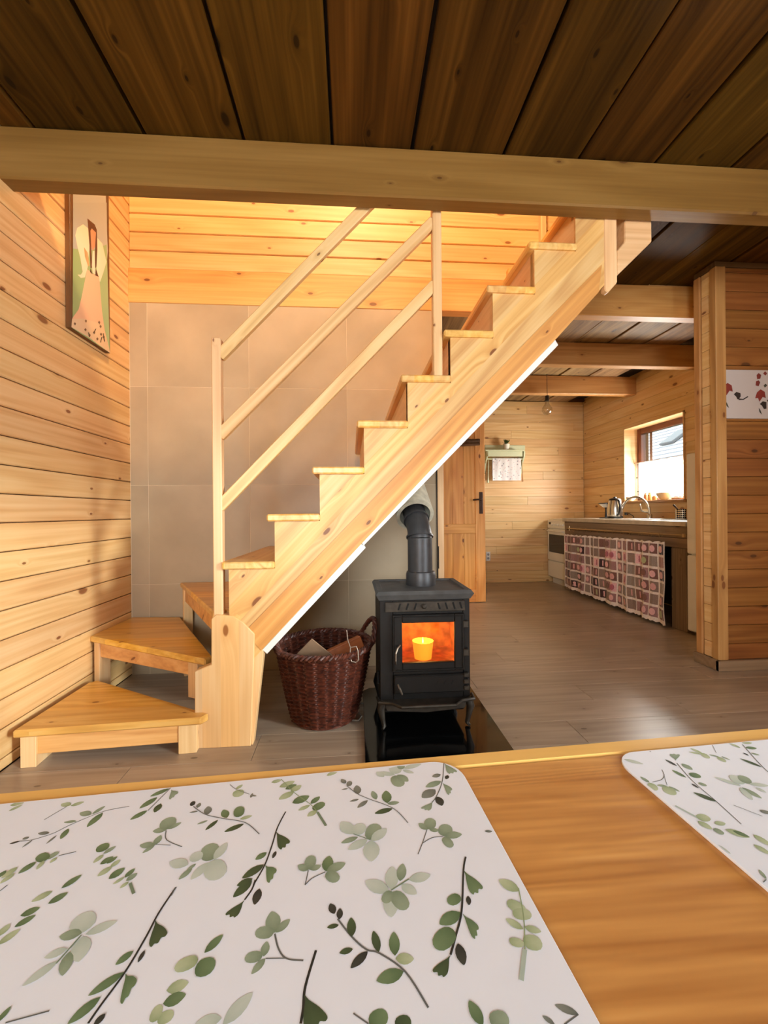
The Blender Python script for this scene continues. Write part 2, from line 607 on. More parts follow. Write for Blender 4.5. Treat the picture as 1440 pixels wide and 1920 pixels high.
# living room: right wall with the terrace door, rear wall with a window (behind the photographer)
wall_living = struct(MB().box(XLIV, XLIV + 0.14, YR, -1.30, 0, ZB1).box(XLIV, XLIV + 0.14, 0.40, PYN, 0, ZB1).box(XLIV, XLIV + 0.14, -1.30, 0.40, 2.10, ZB1)
                     .box(XLIV, XLIV + 0.14, -1.30, 0.40, 0.0, 0.18).build('wall_living', pine('Y', 'X')))
wall_rear = struct(MB().box(XL, -1.15, YR - 0.14, YR, 0, 4.6).box(0.05, XR + 0.2, YR - 0.14, YR, 0, 4.6).box(-1.15, 0.05, YR - 0.14, YR, 0, 0.85)
                   .box(-1.15, 0.05, YR - 0.14, YR, 2.05, 4.6).build('wall_rear', pine('X', 'Y')))
brown = plain('brown_window_frame', (112, 62, 40), 0.45, noise=0.15, nscale=12)
pane_m = glass('window_glass')


def window(name, axis, c, a0, a1, z0, z1, mull=None, blind=False):
    """frame with panes; axis 'X': in a wall facing X at x=c, spanning a0..a1 in Y; 'Y' likewise"""
    def bx(mb, p0, p1, q0, q1, t0, t1, bev=0.004):
        return mb.box(t0, t1, p0, p1, q0, q1, bev) if axis == 'X' else mb.box(p0, p1, t0, t1, q0, q1, bev)
    w = 0.075
    mb = MB()
    for p0, p1, q0, q1 in ((a0, a0 + w, z0, z1), (a1 - w, a1, z0, z1), (a0 + w, a1 - w, z1 - w, z1), (a0 + w, a1 - w, z0, z0 + w)):
        bx(mb, p0, p1, q0, q1, c, c + 0.06)
    if mull:
        bx(mb, mull - 0.03, mull + 0.03, z0 + w, z1 - w, c + 0.005, c + 0.055)
    o = struct(mb.build(name, brown))
    bx(MB(), a0 + w - 0.01, a1 - w + 0.01, z0 + w - 0.01, z1 - w + 0.01, c + 0.028, c + 0.034, 0).build('pane', pane_m, o)
    if blind:
        bx(MB(), a0 + 0.01, a1 - 0.01, z0 + 0.01, z1 - 0.01, c + (0.062 if axis == 'X' else -0.004), c + (0.066 if axis == 'X' else -0.001), 0).build('blind', plain('white_blind', (236, 234, 228), 0.8), o)
    return o


window('door_2', 'X', XLIV + 0.05, -1.30, 0.40, 0.18, 2.10, -0.45)
window('window_2', 'Y', YR - 0.11, -1.15, 0.05, 0.85, 2.05, -0.55)

# kitchen window: reveal boards, brown frame, sash, sill board
window_1 = window('window_1', 'X', XR + 0.15, WY0, WY1, WZ0, WZ1)
for y0, y1 in ((WY1 - 0.014, WY1), (WY0, WY0 + 0.014)):
    MB().box(XR - 0.012, XR + 0.15, y0, y1, WZ0, WZ1, 0.002).build('reveal_board', pale('X', None, 0.5), window_1)
MB().box(XR - 0.012, XR + 0.15, WY0, WY1, WZ1 - 0.014, WZ1, 0.002).build('reveal_board', pale('Y', None, 0.5), window_1)
MB().box(XR - 0.045, XR + 0.15, WY0 - 0.03, WY1 + 0.02, WZ0 - 0.028, WZ0, 0.004).build('window_sill', wood('sill_board', 'Y', light=(206, 158, 104), mid=(184, 134, 84), dark=(150, 100, 58), knots=0.5), window_1)
MB().box(XR + 0.19, XR + 0.20, WY1 - 0.20, WY1 - 0.165, WZ0 + 0.02, WZ1 - 0.03, 0.002).build('glazing_bar', plain('red_brown_bar', (136, 66, 58), 0.5), window_1)

struct(MB().box(XL, XL + 0.014, YR, 1.70, 0.0, 0.055, 0.003).build('baseboard_left', wood('grey_skirting_Y', 'Y', light=(190, 170, 146), mid=(176, 154, 130), dark=(150, 128, 104), knots=0)))
# ---- ceiling: wide old boards over beams
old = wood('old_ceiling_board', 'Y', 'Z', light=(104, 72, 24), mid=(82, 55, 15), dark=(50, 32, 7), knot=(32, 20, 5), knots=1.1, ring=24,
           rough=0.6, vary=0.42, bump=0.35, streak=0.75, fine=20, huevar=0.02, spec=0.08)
ceiling = struct(MB().box(XL - 0.1, XR + 0.1, YR, 1.82, 2.505, 2.55).box(1.15, XR + 0.1, 1.82, YB + 0.02, 2.505, 2.55).box(XL, XR + 0.1, YB + 0.02, YK, 2.505, 2.55)
                 .build('ceiling', plain('upper_floor_dark', (40, 28, 18), 0.9)))
seams = [XL - 0.30] + [PY(u, v, 1.74).x for u, v in ((60, 236), (268, 247), (458, 257), (622, 268), (773, 276), (947, 287), (1085, 295), (1232, 302), (1375, 309))]
s0 = seams[-1]
seams += [s0 + 0.31, s0 + 0.63, s0 + 0.97, s0 + 1.30]
for i in range(len(seams) - 1):
    a, b = max(seams[i], XL), min(seams[i + 1], XR)
    if b - a < 0.02:
        continue
    gl = 0.008 + 0.006 * ((i * 7) % 3)
    dz = 0.004 * ((i * 5) % 3)
    zb = ZB1 + dz
    MB().box(a + gl / 2, b - gl / 2, YR + 0.01, 1.815, zb, zb + 0.04, 0.004).build('board', old, ceiling)
    if b > 1.17:
        a2 = max(a, 1.16)
        MB().box(a2 + gl / 2, b - gl / 2, 1.825, YB + 0.02, zb, zb + 0.04, 0.004).build('board', old, ceiling)
    if b > XT + 0.05:
        a2 = max(a, XT)
        MB().box(a2 + gl / 2, b - gl / 2, YB + 0.07, YK - 0.005, zb, zb + 0.04, 0.004).build('board', wood('old_board_kitchen', 'Y', 'Z', light=(176, 144, 104), mid=(150, 116, 76), dark=(104, 74, 44), knot=(60, 40, 22), ring=34, rough=0.6, vary=0.3, bump=0.35, streak=0.75, fine=20, huevar=0.02), ceiling)
bm_m = wood('beam_timber', 'X', None, light=(140, 108, 56), mid=(126, 94, 44), dark=(100, 71, 30), knot=(84, 54, 26), knots=0.7, ring=26, vary=0.06, bump=0.2, streak=0.45, spec=0.2)
MB().box(XL - 0.02, XLIV, 1.735, 1.815, ZB0, ZB1 + 0.002, 0.007).build('main_beam', bm_m, ceiling, label='pale planed timber beam crossing above the staircase')
MB().box(XL - 0.02, XR, YB - 0.004, YB + 0.075, ZB0 - 0.01, ZB1, 0.004).build('beam', wood('beam_orange', 'X', 'Y', light=(228, 174, 108), mid=(214, 154, 88), dark=(182, 120, 62), knot=(112, 60, 28), knots=0.8, ringw=0.15), ceiling)
for yy in (3.64, 4.55):
    MB().box(XT, XR, yy, yy + 0.085, ZB0, ZB1, 0.005).build('beam', bm_m if False else wood('beam_kitchen', 'X', None, light=(206, 156, 100), mid=(190, 137, 80), dark=(158, 106, 56), knots=0.8), ceiling)

# ---- upstairs shell (lit by its own lamp)
roof = struct(MB().box(XL - 0.14, XR + 0.3, YR - 0.14, YK + 0.15, 4.6, 4.72).build('ceiling_upper', pine('Y', 'Z')))
wall_right_upper = struct(MB().box(XR + TH, XR + 0.30, YR, YK, ZB1, 4.6).build('wall_right_upper', pine('Y', 'X')))
uplamp = bpy.data.lights.new('upstairs_bulb', 'POINT')
uplamp.energy = 400
uplamp.color = (1.0, 0.66, 0.34)
uplamp.shadow_soft_size = 0.12
ulo = bpy.data.objects.new('upstairs_bulb', uplamp); COL.objects.link(ulo); ulo.location = (0.05, 0.60, 4.35)

# ================================================================== STAIRCASE
RUN, RISE, X4, Z4 = 0.189, 0.197, -0.540, 0.768
TT = 0.030
def tx(k): return X4 + RUN * (k - 4)
def tz(k): return Z4 + RISE * (k - 4)
stair = tag(empty('staircase', (-0.45, 2.2, 0)), 'open pine staircase with winding lower steps rising to the loft over the stove', 'staircase')
tread_y = wood('tread_pine', 'Y', None, light=(246, 210, 146), mid=(236, 190, 120), dark=(208, 150, 84), knot=(130, 74, 34), knots=0.7, vary=0.08, rough=0.35, lam=0.085)
riser_m = pale('Y', 'X')
for k in range(4, 14):
    x0 = tx(k)
    x1 = tx(k + 1) + 0.030
    if k == 4:
        MB().prism([(x0 + 0.01, YN - 0.018), (x0, YN + 0.0), (x0 + 0.03, YF), (x1, YF), (x1, YN - 0.018)], 'Z', tz(k) - TT, tz(k), 0.005).build('tread', tread_y, stair)
    elif k < 13:
        MB().box(x0, x1, YN - 0.016, YF, tz(k) - TT, tz(k), 0.006).build('tread', tread_y, stair)
    if k >= 5:
        MB().box(tx(k) + 0.030, tx(k) + 0.048, YN + 0.012, YF, tz(k - 1), tz(k) - TT, 0.001).build('riser', riser_m, stair)
MB().box(tx(4) + 0.030, tx(4) + 0.048, YN + 0.012, YF, 0.555, tz(4) - TT, 0.001).build('riser', riser_m, stair)

# slope frame of the flight
SL = math.atan2(RISE, RUN)
ca, sa = math.cos(SL), math.sin(SL)
def low_edge(u0, v0, u1, v1, Y=YN):
    p, q = PY(u0, v0, Y), PY(u1, v1, Y)
    return p, q
# main stringer: saw-tooth board, grain along the slope (built in a rotated frame)
def stringer(y0, y1, name, lowoff, bot_x, top_x, mat, parent, zoff=0.0):
    pts = [(tx(4) + 0.030, 0.555)]
    for k in range(4, 12):
        pts.append((tx(k) + 0.030, tz(k) - TT))
        pts.append((tx(k + 1) + 0.030, tz(k) - TT))
    pts.append((tx(12) + 0.030, 2.50))
    # lower edge line
    def lowz(x): return Z4 + (x - X4) * RISE / RUN - lowoff
    pts.append((top_x, 2.50)); pts.append((top_x, lowz(top_x))); pts.append((bot_x, lowz(bot_x)))
    c = Vector((0.3, 0, 1.5))
    loc2 = []
    for x, z in pts:
        dx, dz = x - c.x, z - c.z
        loc2.append((dx * ca + dz * sa, -dx * sa + dz * ca))
    t = y1 - y0
    return MB().prism(loc2, 'Y', -t / 2, t / 2, 0.0).build(name, mat, parent, loc=(c.x, (y0 + y1) / 2, c.z), rot=(0, -SL, 0))

str_m = wood('stringer_pine', 'X', 'Y', light=(240, 207, 146), mid=(229, 188, 121), dark=(196, 144, 82), knot=(112, 60, 28), knots=0.95, ring=64, vary=0.0, streak=0.55, ringw=0.26, lam=0.072)
pb, pt = PY(500, 1206, YN), PY(1040, 640, YN)
off_main = Z4 + (pb.x - X4) * RISE / RUN - pb.z
off_main2 = Z4 + (pt.x - X4) * RISE / RUN - pt.z
stringer(YN, YN + 0.042, 'stringer', (off_main + off_main2) / 2 - 0.004, PY(442, 1160, YN).x, PY(1135, 480, YN).x, str_m, stair)
stringer(YF - 0.045, YF - 0.003, 'stringer', 0.30, -0.50, PY(1135, 480, YN).x, str_m, stair)
# reddish lower board along the stringer
q = [(452, 1192), (1000, 627), (1128, 497), (1122, 548), (1042, 636), (676.6, 1018), (490, 1219), (470, 1197)]
mb = MB()
c = Vector((0.15, 0, 1.3)); l2 = []
for u, v in q:
    p = PY(u, v, YN); dx, dz = p.x - c.x, p.z - c.z
    l2.append((dx * ca + dz * sa, -dx * sa + dz * ca))
mb.prism(l2, 'Y', -0.020, 0.020).build('stringer_board', wood('stringer_red_board', 'X', 'Y', light=(228, 172, 108), mid=(212, 148, 82), dark=(178, 112, 58), knot=(100, 52, 26), knots=0.9, vary=0, ring=40), stair, loc=(c.x, YN + 0.017, c.z), rot=(0, -SL, 0))
# white boarded underside in two lengths
white = plain('white_panel', (228, 228, 226), 0.6)
for us in (((491, 1219), (676.6, 1019.5), (686, 1027), (500, 1227)), ((674, 1015), (1042, 636), (1048, 646), (682, 1023))):
    pts = [PY(u, v, YN) for u, v in us]
    MB().prism([(p.x, p.z) for p in pts], 'Y', YN + 0.004, YF, 0.002).build('underside_panel', white, stair, label='white board closing the underside of the flight')
# upper end: hanging cleat and bracket beside the beam
p0, p1 = PY(1132, 420, YN), PY(1157, 548, YN)
MB().prism([(p0.x, 2.50), (p1.x, 2.50), (p1.x, PY(1157, 530, YN).z), (PY(1140, 549, YN).x, PY(1140, 549, YN).z), (p0.x, PY(1132, 545, YN).z)], 'Y', YN - 0.004, YN + 0.03, 0.004).build('hanger_board', pale('Z'), stair)
pts = [PY(u, v, YN) for u, v in ((1157, 470), (1172, 452), (1172, 419), (1223, 419), (1223, 452), (1157, 517))]
pts[2].z = pts[3].z = 2.50
MB().prism([(p.x, p.z) for p in pts], 'Y', YN + 0.002, YN + 0.12, 0.004).build('bracket', pale('X', None, 0.4), stair)

# balustrade
post_m = pale('Z', None, 0.9)
rail_m = wood('rail_pine', 'X', None, knots=0.8, vary=0.05, light=(236, 204, 148), mid=(226, 186, 124), dark=(196, 148, 90), knot=(104, 64, 32))
YP0, YP1 = YN + 0.004, YN + 0.046
def post(u0, u1, z0, z1, vref):
    a, b = PY(u0, vref, YP0).x, PY(u1, vref, YP0).x
    return MB().box(a, b, YP0, YP1, z0, z1, 0.004).build('post', post_m, stair)
post(397.5, 415, 0.50, PY(405, 632, YP0).z, 850)
post(812, 829, tz(8), 2.95, 560)
def rail(p, q_, ext0=0.0, ext1=0.0, h=0.046):
    a, b = PY(*p, YP0 + 0.008), PY(*q_, YP0 + 0.008)
    d = (b - a).normalized()
    a, b = a - d * ext0, b + d * ext1
    a.y = b.y = YP0 + 0.020
    beam_between(None, 'handrail', a, b, h, 0.030, rail_m, stair, 0.003)
rail((410, 667), (672, 400), 0.0, 0.35)
rail((410, 817), (814, 413))
rail((410, 951), (816, 532))
# far side rail upstairs and its post
MB().box(PY(1007, 430, YF).x, PY(1017, 430, YF).x, YF - 0.06, YF - 0.02, tz(11), 2.98, 0.003).build('post', post_m, stair)

# newel panel below the first post
pts = [PY(u, v, YN) for u, v in ((397, 1160), (405, 1152), (437, 1154), (456, 1166), (478, 1188), (471, 1397), (366, 1408), (366, 1258), (397, 1245))]
pts[5].z = pts[6].z = 0.0
MB().prism([(p.x, p.z) for p in pts], 'Y', YN - 0.007, YN + 0.04, 0.003).build('newel_panel', pale('Z', 'Y', 0.8, 0.075), stair)
pts = [PY(u, v, YN) for u, v in ((470, 1188), (494, 1222), (474, 1396), (471, 1397))]
pts[2].z = pts[3].z = 0.0
MB().prism([(p.x, p.z) for p in pts], 'Y', YN + 0.004, YN + 0.05, 0.002).build('newel_side_board', pine('Z', 'Y'), stair)

# winding steps: triangular treads on short frames
wt = wood('winder_pine', 'X', None, light=(240, 196, 124), mid=(226, 174, 98), dark=(196, 136, 68), knot=(122, 66, 28), knots=0.8, vary=0.08, rough=0.3, lam=0.16)
Z1, Z2, Z3 = 0.150, 0.350, 0.555
def winder(name, pts, z, lbl):
    mb = MB().prism([(p[0], p[1]) for p in pts], 'Z', z - 0.030, z, 0.006)
    return mb.build(name, wt, stair, label=lbl)
A1, A2, A3 = PZ(22, 1371, Z1), PZ(165, 1280, Z1), PZ(389, 1342, Z1)
w1 = winder('winder_tread', [(A1.x, A1.y), (A3.x - 0.02, A3.y - 0.015), (A3.x, A3.y + 0.02), (A2.x + 0.03, A2.y + 0.03), (A2.x, A2.y)], Z1, 'lowest triangular pine step')
B1, B2, B3, B4 = PZ(168, 1193, Z2), PZ(250, 1157, Z2), PZ(338, 1157, Z2), PZ(396, 1233, Z2)
w2 = winder('winder_tread', [(B1.x, B1.y), (B4.x - 0.02, B4.y - 0.02), (B4.x, B4.y + 0.02), (B3.x, B3.y), (B2.x - 0.008, min(B2.y, YB - 0.005))], Z2, 'second winding pine step, in the wall corner')
C1 = PZ(338, 1092, Z3)
w3 = winder('winder_tread', [(C1.x, min(C1.y, YF)), (-0.585, YN + 0.03), (-0.575, YN + 0.06), (tx(4) + 0.03, YN + 0.06), (tx(4) + 0.03, YF)], Z3, 'third winding pine step')

def frame_board(parent, name, p, q_, z0, z1, t=0.022, mat=None):
    """upright board between two floor points"""
    p, q_ = Vector((p[0], p[1], 0)), Vector((q_[0], q_[1], 0))
    d = (q_ - p).normalized(); n = Vector((-d.y, d.x, 0)) * t
    pts = [p, q_, q_ + n, p + n]
    return MB().prism([(v.x, v.y) for v in pts], 'Z', z0, z1, 0.002).build(name, mat or pine('X'), parent)
sfr = wood('step_frame_board', 'X', None, light=(232, 184, 122), mid=(218, 162, 98), dark=(184, 122, 66), knot=(112, 58, 28))
sleg = pale('Z', None, 0.6)
# step 1: apron, left leg, right leg
L0, L1 = PZ(56, 1395, 0.10), PZ(330, 1392, 0.10)
la = Vector((A1.x + 0.03, A1.y + 0.022, 0)); lb = Vector((A3.x - 0.075, A3.y + 0.006, 0))
frame_board(w1, 'apron', la, lb, 0.045, Z1 - 0.03, 0.022, sfr)
frame_board(w1, 'leg', (A1.x + 0.02, A1.y + 0.012), (A1.x + 0.075, A1.y + 0.015), 0.0, Z1 - 0.03, 0.10, sleg)
frame_board(w1, 'leg', (A3.x - 0.115, A3.y - 0.002), (A3.x - 0.045, A3.y + 0.003), 0.0, Z1 - 0.03, 0.13, sleg)
# step 2
d2 = (Vector((B4.x, B4.y, 0)) - Vector((B1.x, B1.y, 0))).normalized(); n2v = Vector((-d2.y, d2.x, 0))
b1 = Vector((B1.x, B1.y, 0)); b4 = Vector((B4.x, B4.y, 0))
def at_px(p, q_, z, u):
    """distance along p->q at height z whose picture column is u"""
    lo, hi = 0.0, (q_ - p).length
    d = (q_ - p).normalized()
    for _ in range(40):
        m = (lo + hi) / 2
        w_ = p + d * m
        dep = w_.x * math.sin(YAW) + w_.y * math.cos(YAW)
        uu = 720 + F_PX * ((w_.x * math.cos(YAW) - w_.y * math.sin(YAW)) / dep)
        lo, hi = (m, hi) if uu < u else (lo, m)
    return lo
s347, s366 = at_px(b1, b4, 0.25, 346), at_px(b1, b4, 0.25, 364)
frame_board(w2, 'apron', b1 + d2 * 0.05 + n2v * 0.02, b1 + d2 * s347 + n2v * 0.02, Z2 - 0.105, Z2 - 0.03, 0.022, sfr)
frame_board(w2, 'leg', b1 + d2 * 0.015 + n2v * 0.012, b1 + d2 * 0.055 + n2v * 0.012, 0.0, Z2 - 0.03, 0.06, sleg)
frame_board(w2, 'leg', b1 + d2 * s347 + n2v * 0.010, b1 + d2 * s366 + n2v * 0.010, Z1, Z2 - 0.03, 0.035, sleg)
# step 3
c1 = Vector((C1.x, min(C1.y, YF), 0)); c3 = Vector((-0.585, YN + 0.03, 0))
d3 = (c3 - c1).normalized(); n3 = Vector((-d3.y, d3.x, 0))
frame_board(w3, 'apron', c1 + d3 * 0.02 + n3 * 0.02, c3 - d3 * 0.03 + n3 * 0.02, Z3 - 0.11, Z3 - 0.03, 0.022, sfr)
frame_board(w3, 'leg', c1 + d3 * 0.01 + n3 * 0.012, c1 + d3 * 0.05 + n3 * 0.012, 0.0, Z3 - 0.03, 0.05, sleg)

# ================================================================== STOVE AREA
iron = plain('cast_iron', (17, 15, 14), 0.46, 0.35, noise=0.35, nscale=14, bump=0.15)
iron2 = plain('stove_top_iron', (84, 84, 84), 0.62, 0.3, noise=0.2, nscale=20, bump=0.12)
iron_lit = plain('cast_iron_lit', (58, 52, 45), 0.5, 0.5, noise=0.4, nscale=30, bump=0.2)  # paler copy of cast_iron; light on the front parts is put into its colour
YS = 1.885                     # stove front
def SX(u, v=1200): return PY(u, v, YS).x
def SZ(v, u=797): return PY(u, v, YS).z
plate = tag(MB().prism([(0.045, 1.60), (0.065, 1.585), (0.635, 1.585), (0.645, 1.60), (0.645, 2.30), (0.62, 2.325), (0.09, 2.335), (0.055, 2.30)], 'Z', 0.001, 0.009, 0.002)
            .build('hearth_plate', plain('black_glass_plate', (8, 9, 10), 0.10, 0.0, coat=0.3)), 'black glossy floor plate under the wood stove', 'hearth plate')
ZP = 0.009
x0, x1 = SX(712), SX(881)
zt, zb = SZ(1124), SZ(1312)
YSB = YS + 0.33
stove = tag(empty('wood_stove', ((x0 + x1) / 2, YS + 0.16, ZP)), 'small black cast iron wood stove with a lit window and grey flue pipe', 'stove')
mb = MB()
w = 0.018
mb.box(x0, x0 + w, YS + 0.006, YSB, zb, zt, 0.003).box(x1 - w, x1, YS + 0.006, YSB, zb, zt, 0.003)
mb.box(x0 + w, x1 - w, YSB - w, YSB, zb, zt).box(x0, x1, YS + 0.006, YSB, zb - 0.01, zb + 0.008, 0.003).box(x0, x1, YS + 0.006, YSB, zt - 0.012, zt, 0.002)
# front face round the door opening
dx0, dx1, dz0, dz1 = SX(737), SX(868), SZ(1255), SZ(1152)
mb.box(x0, dx0, YS, YS + 0.018, zb, zt, 0.003).box(dx1, x1, YS, YS + 0.018, zb, zt, 0.003)
mb.box(dx0, dx1, YS, YS + 0.018, dz1, zt - 0.001, 0.002).box(dx0, dx1, YS, YS + 0.018, zb, dz0, 0.002)
mb.box(x0 - 0.012, x0, YS + 0.05, YS + 0.07, SZ(1288), SZ(1264), 0.003)
mb.build('body', iron, stove)
# lid with raised rim
lz = zt
mb = MB()
def rect(xa, xb, ya, yb, z): return [(xa, ya, z), (xb, ya, z), (xb, yb, z), (xa, yb, z)]
e = 0.022
v = rect(x0 - 0.002, x1 + 0.002, YS - 0.004, YSB + 0.004, lz) + rect(x0 - e * 0.7, x1 + e * 0.7, YS - e, YSB + e, lz + 0.026) + rect(x0 - 0.006, x1 + 0.006, YS - 0.008, YSB + 0.008, lz + 0.040) + rect(x0 + 0.016, x1 - 0.016, YS + 0.014, YSB - 0.014, lz + 0.040) + rect(x0 + 0.020, x1 - 0.020, YS + 0.018, YSB - 0.018, lz + 0.034)
fs = [(3, 2, 1, 0), (16, 17, 18, 19)]
for s in range(4):
    for k in range(4):
        a, b = s * 4 + k, s * 4 + (k + 1) % 4
        fs.append((a, b, b + 4, a + 4))
mb.raw(v, fs).build('lid', iron2, stove)
# slanted air slots under the lid
grill = MB().box(SX(722), SX(872), YS - 0.007, YS, SZ(1146), SZ(1127), 0.002).build('grille', iron_lit, stove)
slot_m = plain('slot_black', (4, 4, 4), 0.9)
for u, lean in ((749, 1), (764, 1), (779, 1), (823, -1), (837, -1), (851, -1), (864, -1)):
    c_ = Vector((SX(u), YS - 0.0075, SZ(1136)))
    MB().box(-0.0035, 0.0035, -0.0012, 0.0012, -0.015, 0.015).build('air_slot', slot_m, stove, loc=c_, rot=(0, 0.32 * lean, 0))
MB().lathe([(0.012, 0), (0.012, 0.004), (0.006, 0.008)], n=12).build('rosette', iron_lit, stove, loc=(SX(795), YS - 0.007, SZ(1136)), rot=(math.pi / 2, 0, 0))
# door with window
gx0, gx1, gz0, gz1 = SX(753.5), SX(851), SZ(1240), SZ(1166)
yd = YS - 0.016
door = MB().box(dx0 - 0.004, gx0, yd, YS + 0.004, dz0 - 0.004, dz1 + 0.004, 0.003).box(gx1, dx1 + 0.004, yd, YS + 0.004, dz0 - 0.004, dz1 + 0.004, 0.003)
door.box(gx0, gx1, yd, YS + 0.004, gz1, dz1 + 0.004, 0.003).box(gx0, gx1, yd, YS + 0.004, dz0 - 0.004, gz0, 0.003)
for a_, b_, c2, d_ in ((dx0 + 0.004, dx1 - 0.004, dz1 - 0.008, dz1 - 0.004), (dx0 + 0.004, dx1 - 0.004, dz0 + 0.004, dz0 + 0.008), (dx0 + 0.004, dx0 + 0.008, dz0 + 0.004, dz1 - 0.004), (dx1 - 0.008, dx1 - 0.004, dz0 + 0.004, dz1 - 0.004)):
    door.box(a_, b_, yd - 0.004, yd + 0.001, c2, d_, 0.001)
door = door.build('stove_door', iron, stove)
MB().box(gx0 - 0.002, gx1 + 0.002, yd + 0.008, yd + 0.012, gz0 - 0.002, gz1 + 0.002).build('stove_glass', glass('stove_glass', (255, 236, 205), 0.05), door)
hp = [(SX(749), yd - 0.004, SZ(1206)), (SX(744), yd - 0.018, SZ(1209)), (SX(740), yd - 0.026, SZ(1218)), (SX(740), yd - 0.022, SZ(1232)), (SX(741), yd - 0.004, SZ(1240))]
MB().tube(hp, 0.004, 8).build('door_handle', plain('bright_iron', (150, 140, 128), 0.35, 0.9), door)
for vv in (1170, 1223):
    MB().box(SX(866), SX(877), yd - 0.006, YS, SZ(vv + 7), SZ(vv - 6), 0.003).build('hinge', iron_lit, stove)
# firebox lining, rusty
rust = plain('rusty_lining', (190, 124, 72), 0.85, noise=0.45, nscale=22, bump=0.2)
MB().box(x0 + w, x1 - w, YSB - 0.045, YSB - 0.02, SZ(1262), SZ(1140)).box(x0 + w, x0 + w + 0.01, YS + 0.02, YSB - 0.045, SZ(1262), SZ(1140)).box(x1 - w - 0.01, x1 - w, YS + 0.02, YSB - 0.045, SZ(1262), SZ(1140)).box(x0 + w, x1 - w, YS + 0.02, YSB - 0.045, SZ(1262), SZ(1250)).box(x0 + w, x1 - w, YS + 0.02, YSB - 0.045, SZ(1142), SZ(1138)).build('firebox_lining', rust, stove)
# ash door, lip tray, legs
ash = MB().box(SX(738), SX(869), YS - 0.014, YS, SZ(1297), SZ(1263), 0.003).box(SX(740), SX(867), YS - 0.017, YS - 0.012, SZ(1268), SZ(1265), 0.001).build('ash_door', iron, stove)
for u in (818, 832, 846):
    MB().box(-0.002, 0.002, -0.001, 0.001, -0.009, 0.009).build('air_slot', slot_m, ash, loc=(SX(u), YS - 0.0145, SZ(1279)), rot=(0, 0.4, 0))
MB().tube([(SX(745), YS - 0.012, SZ(1280)), (SX(747), YS - 0.030, SZ(1284)), (SX(752), YS - 0.026, SZ(1296))], [0.005, 0.006, 0.004], 8).build('ash_knob', plain('bright_iron', (150, 140, 128), 0.35, 0.9), ash)
for vv in (1266, 1278, 1290):
    MB().box(SX(867), SX(877), YS - 0.02, YS, SZ(vv + 4), SZ(vv - 4), 0.003).build('hinge', iron_lit, stove)
zl = SZ(1308)
lip = MB()
out = [(x0 - 0.012, YS + 0.02), (x0 - 0.006, YS - 0.03), (x0 + 0.05, YS - 0.045), (x0 + 0.085, YS - 0.085), (x1 - 0.085, YS - 0.085), (x1 - 0.05, YS - 0.045), (x1 + 0.008, YS - 0.03), (x1 + 0.012, YS + 0.02)]
lip.prism(out, 'Z', zl - 0.010, zl - 0.003, 0.002)
lip.tube([(a, b, zl) for a, b in out], 0.007, 8)
lip.prism([(x0 + 0.004, zl - 0.006), (x1 - 0.004, zl - 0.006), (x1 - 0.03, zl - 0.050), ((x0 + x1) / 2, zl - 0.062), (x0 + 0.03, zl - 0.050)], 'Y', YS - 0.012, YS + 0.006, 0.003)
MB().box(x0 + 0.02, x1 - 0.02, YS + 0.03, YSB - 0.03, SZ(1340), zb - 0.008, 0.006).build('heat_shield', iron, stove)
lip.build('ash_lip', iron_lit, stove, smooth=True)
def leg(sx, yy, sy):
    xb = x0 + 0.012 if sx < 0 else x1 - 0.012
    pts = [(xb, yy, zl - 0.004), (xb + sx * 0.010, yy + sy * 0.008, zl - 0.04), (xb + sx * 0.002, yy + sy * 0.004, ZP + 0.045), (xb - sx * 0.004, yy, ZP + 0.012), (xb + sx * 0.004, yy + sy * 0.014, ZP + 0.006)]
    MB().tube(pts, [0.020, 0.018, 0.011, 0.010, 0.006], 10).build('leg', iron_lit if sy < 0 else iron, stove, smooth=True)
for sx in (-1, 1):
    leg(sx, YS + 0.0, -1); leg(sx, YSB - 0.03, 1)
# flue pipe
pipe_m = plain('flue_grey', (70, 70, 72), 0.42, 0.55, noise=0.1, nscale=30)
pc = PY(789, 1090, YS + 0.20); px, py = pc.x, YS + 0.20
zc0 = lz + 0.034
def ZQ(v): return PY(787, v, py).z
MB().lathe([(0.073, 0), (0.073, ZQ(1076) - zc0), (0.069, ZQ(1071) - zc0), (0.062, ZQ(1070) - zc0)], (px, py, zc0), 28).build('flue_collar', pipe_m, stove, smooth=True)
zt1 = ZQ(1008)
MB().lathe([(0.0605, 0), (0.0605, zt1 - zc0 - 0.05)], (px - 0.003, py, zc0 + 0.05), 28).build('flue_pipe', pipe_m, stove, smooth=True)
dv = Vector((-0.02, 0.22, 0.185)).normalized()
a0 = Vector((px - 0.003, py, zt1)); a1 = a0 + Vector((0, 0.02, 0.04)) ; a2 = a1 + dv * 0.10; a3 = a2 + dv * 0.12
MB().tube([a0 - Vector((0, 0, 0.005)), a0 + Vector((0, 0.004, 0.02)), a1, a2, a3], [0.060, 0.060, 0.059, 0.058, 0.058], 28).build('flue_elbow', pipe_m, stove, smooth=True)
MB().tube([a0 + Vector((0, 0, 0.0)), a0 + Vector((0, 0.003, 0.008))], 0.067, 28).build('flue_ring', pipe_m, stove, smooth=True)
MB().tube([a2 - dv * 0.035, a2 - dv * 0.025], 0.066, 28).build('flue_ring', pipe_m, stove, smooth=True)
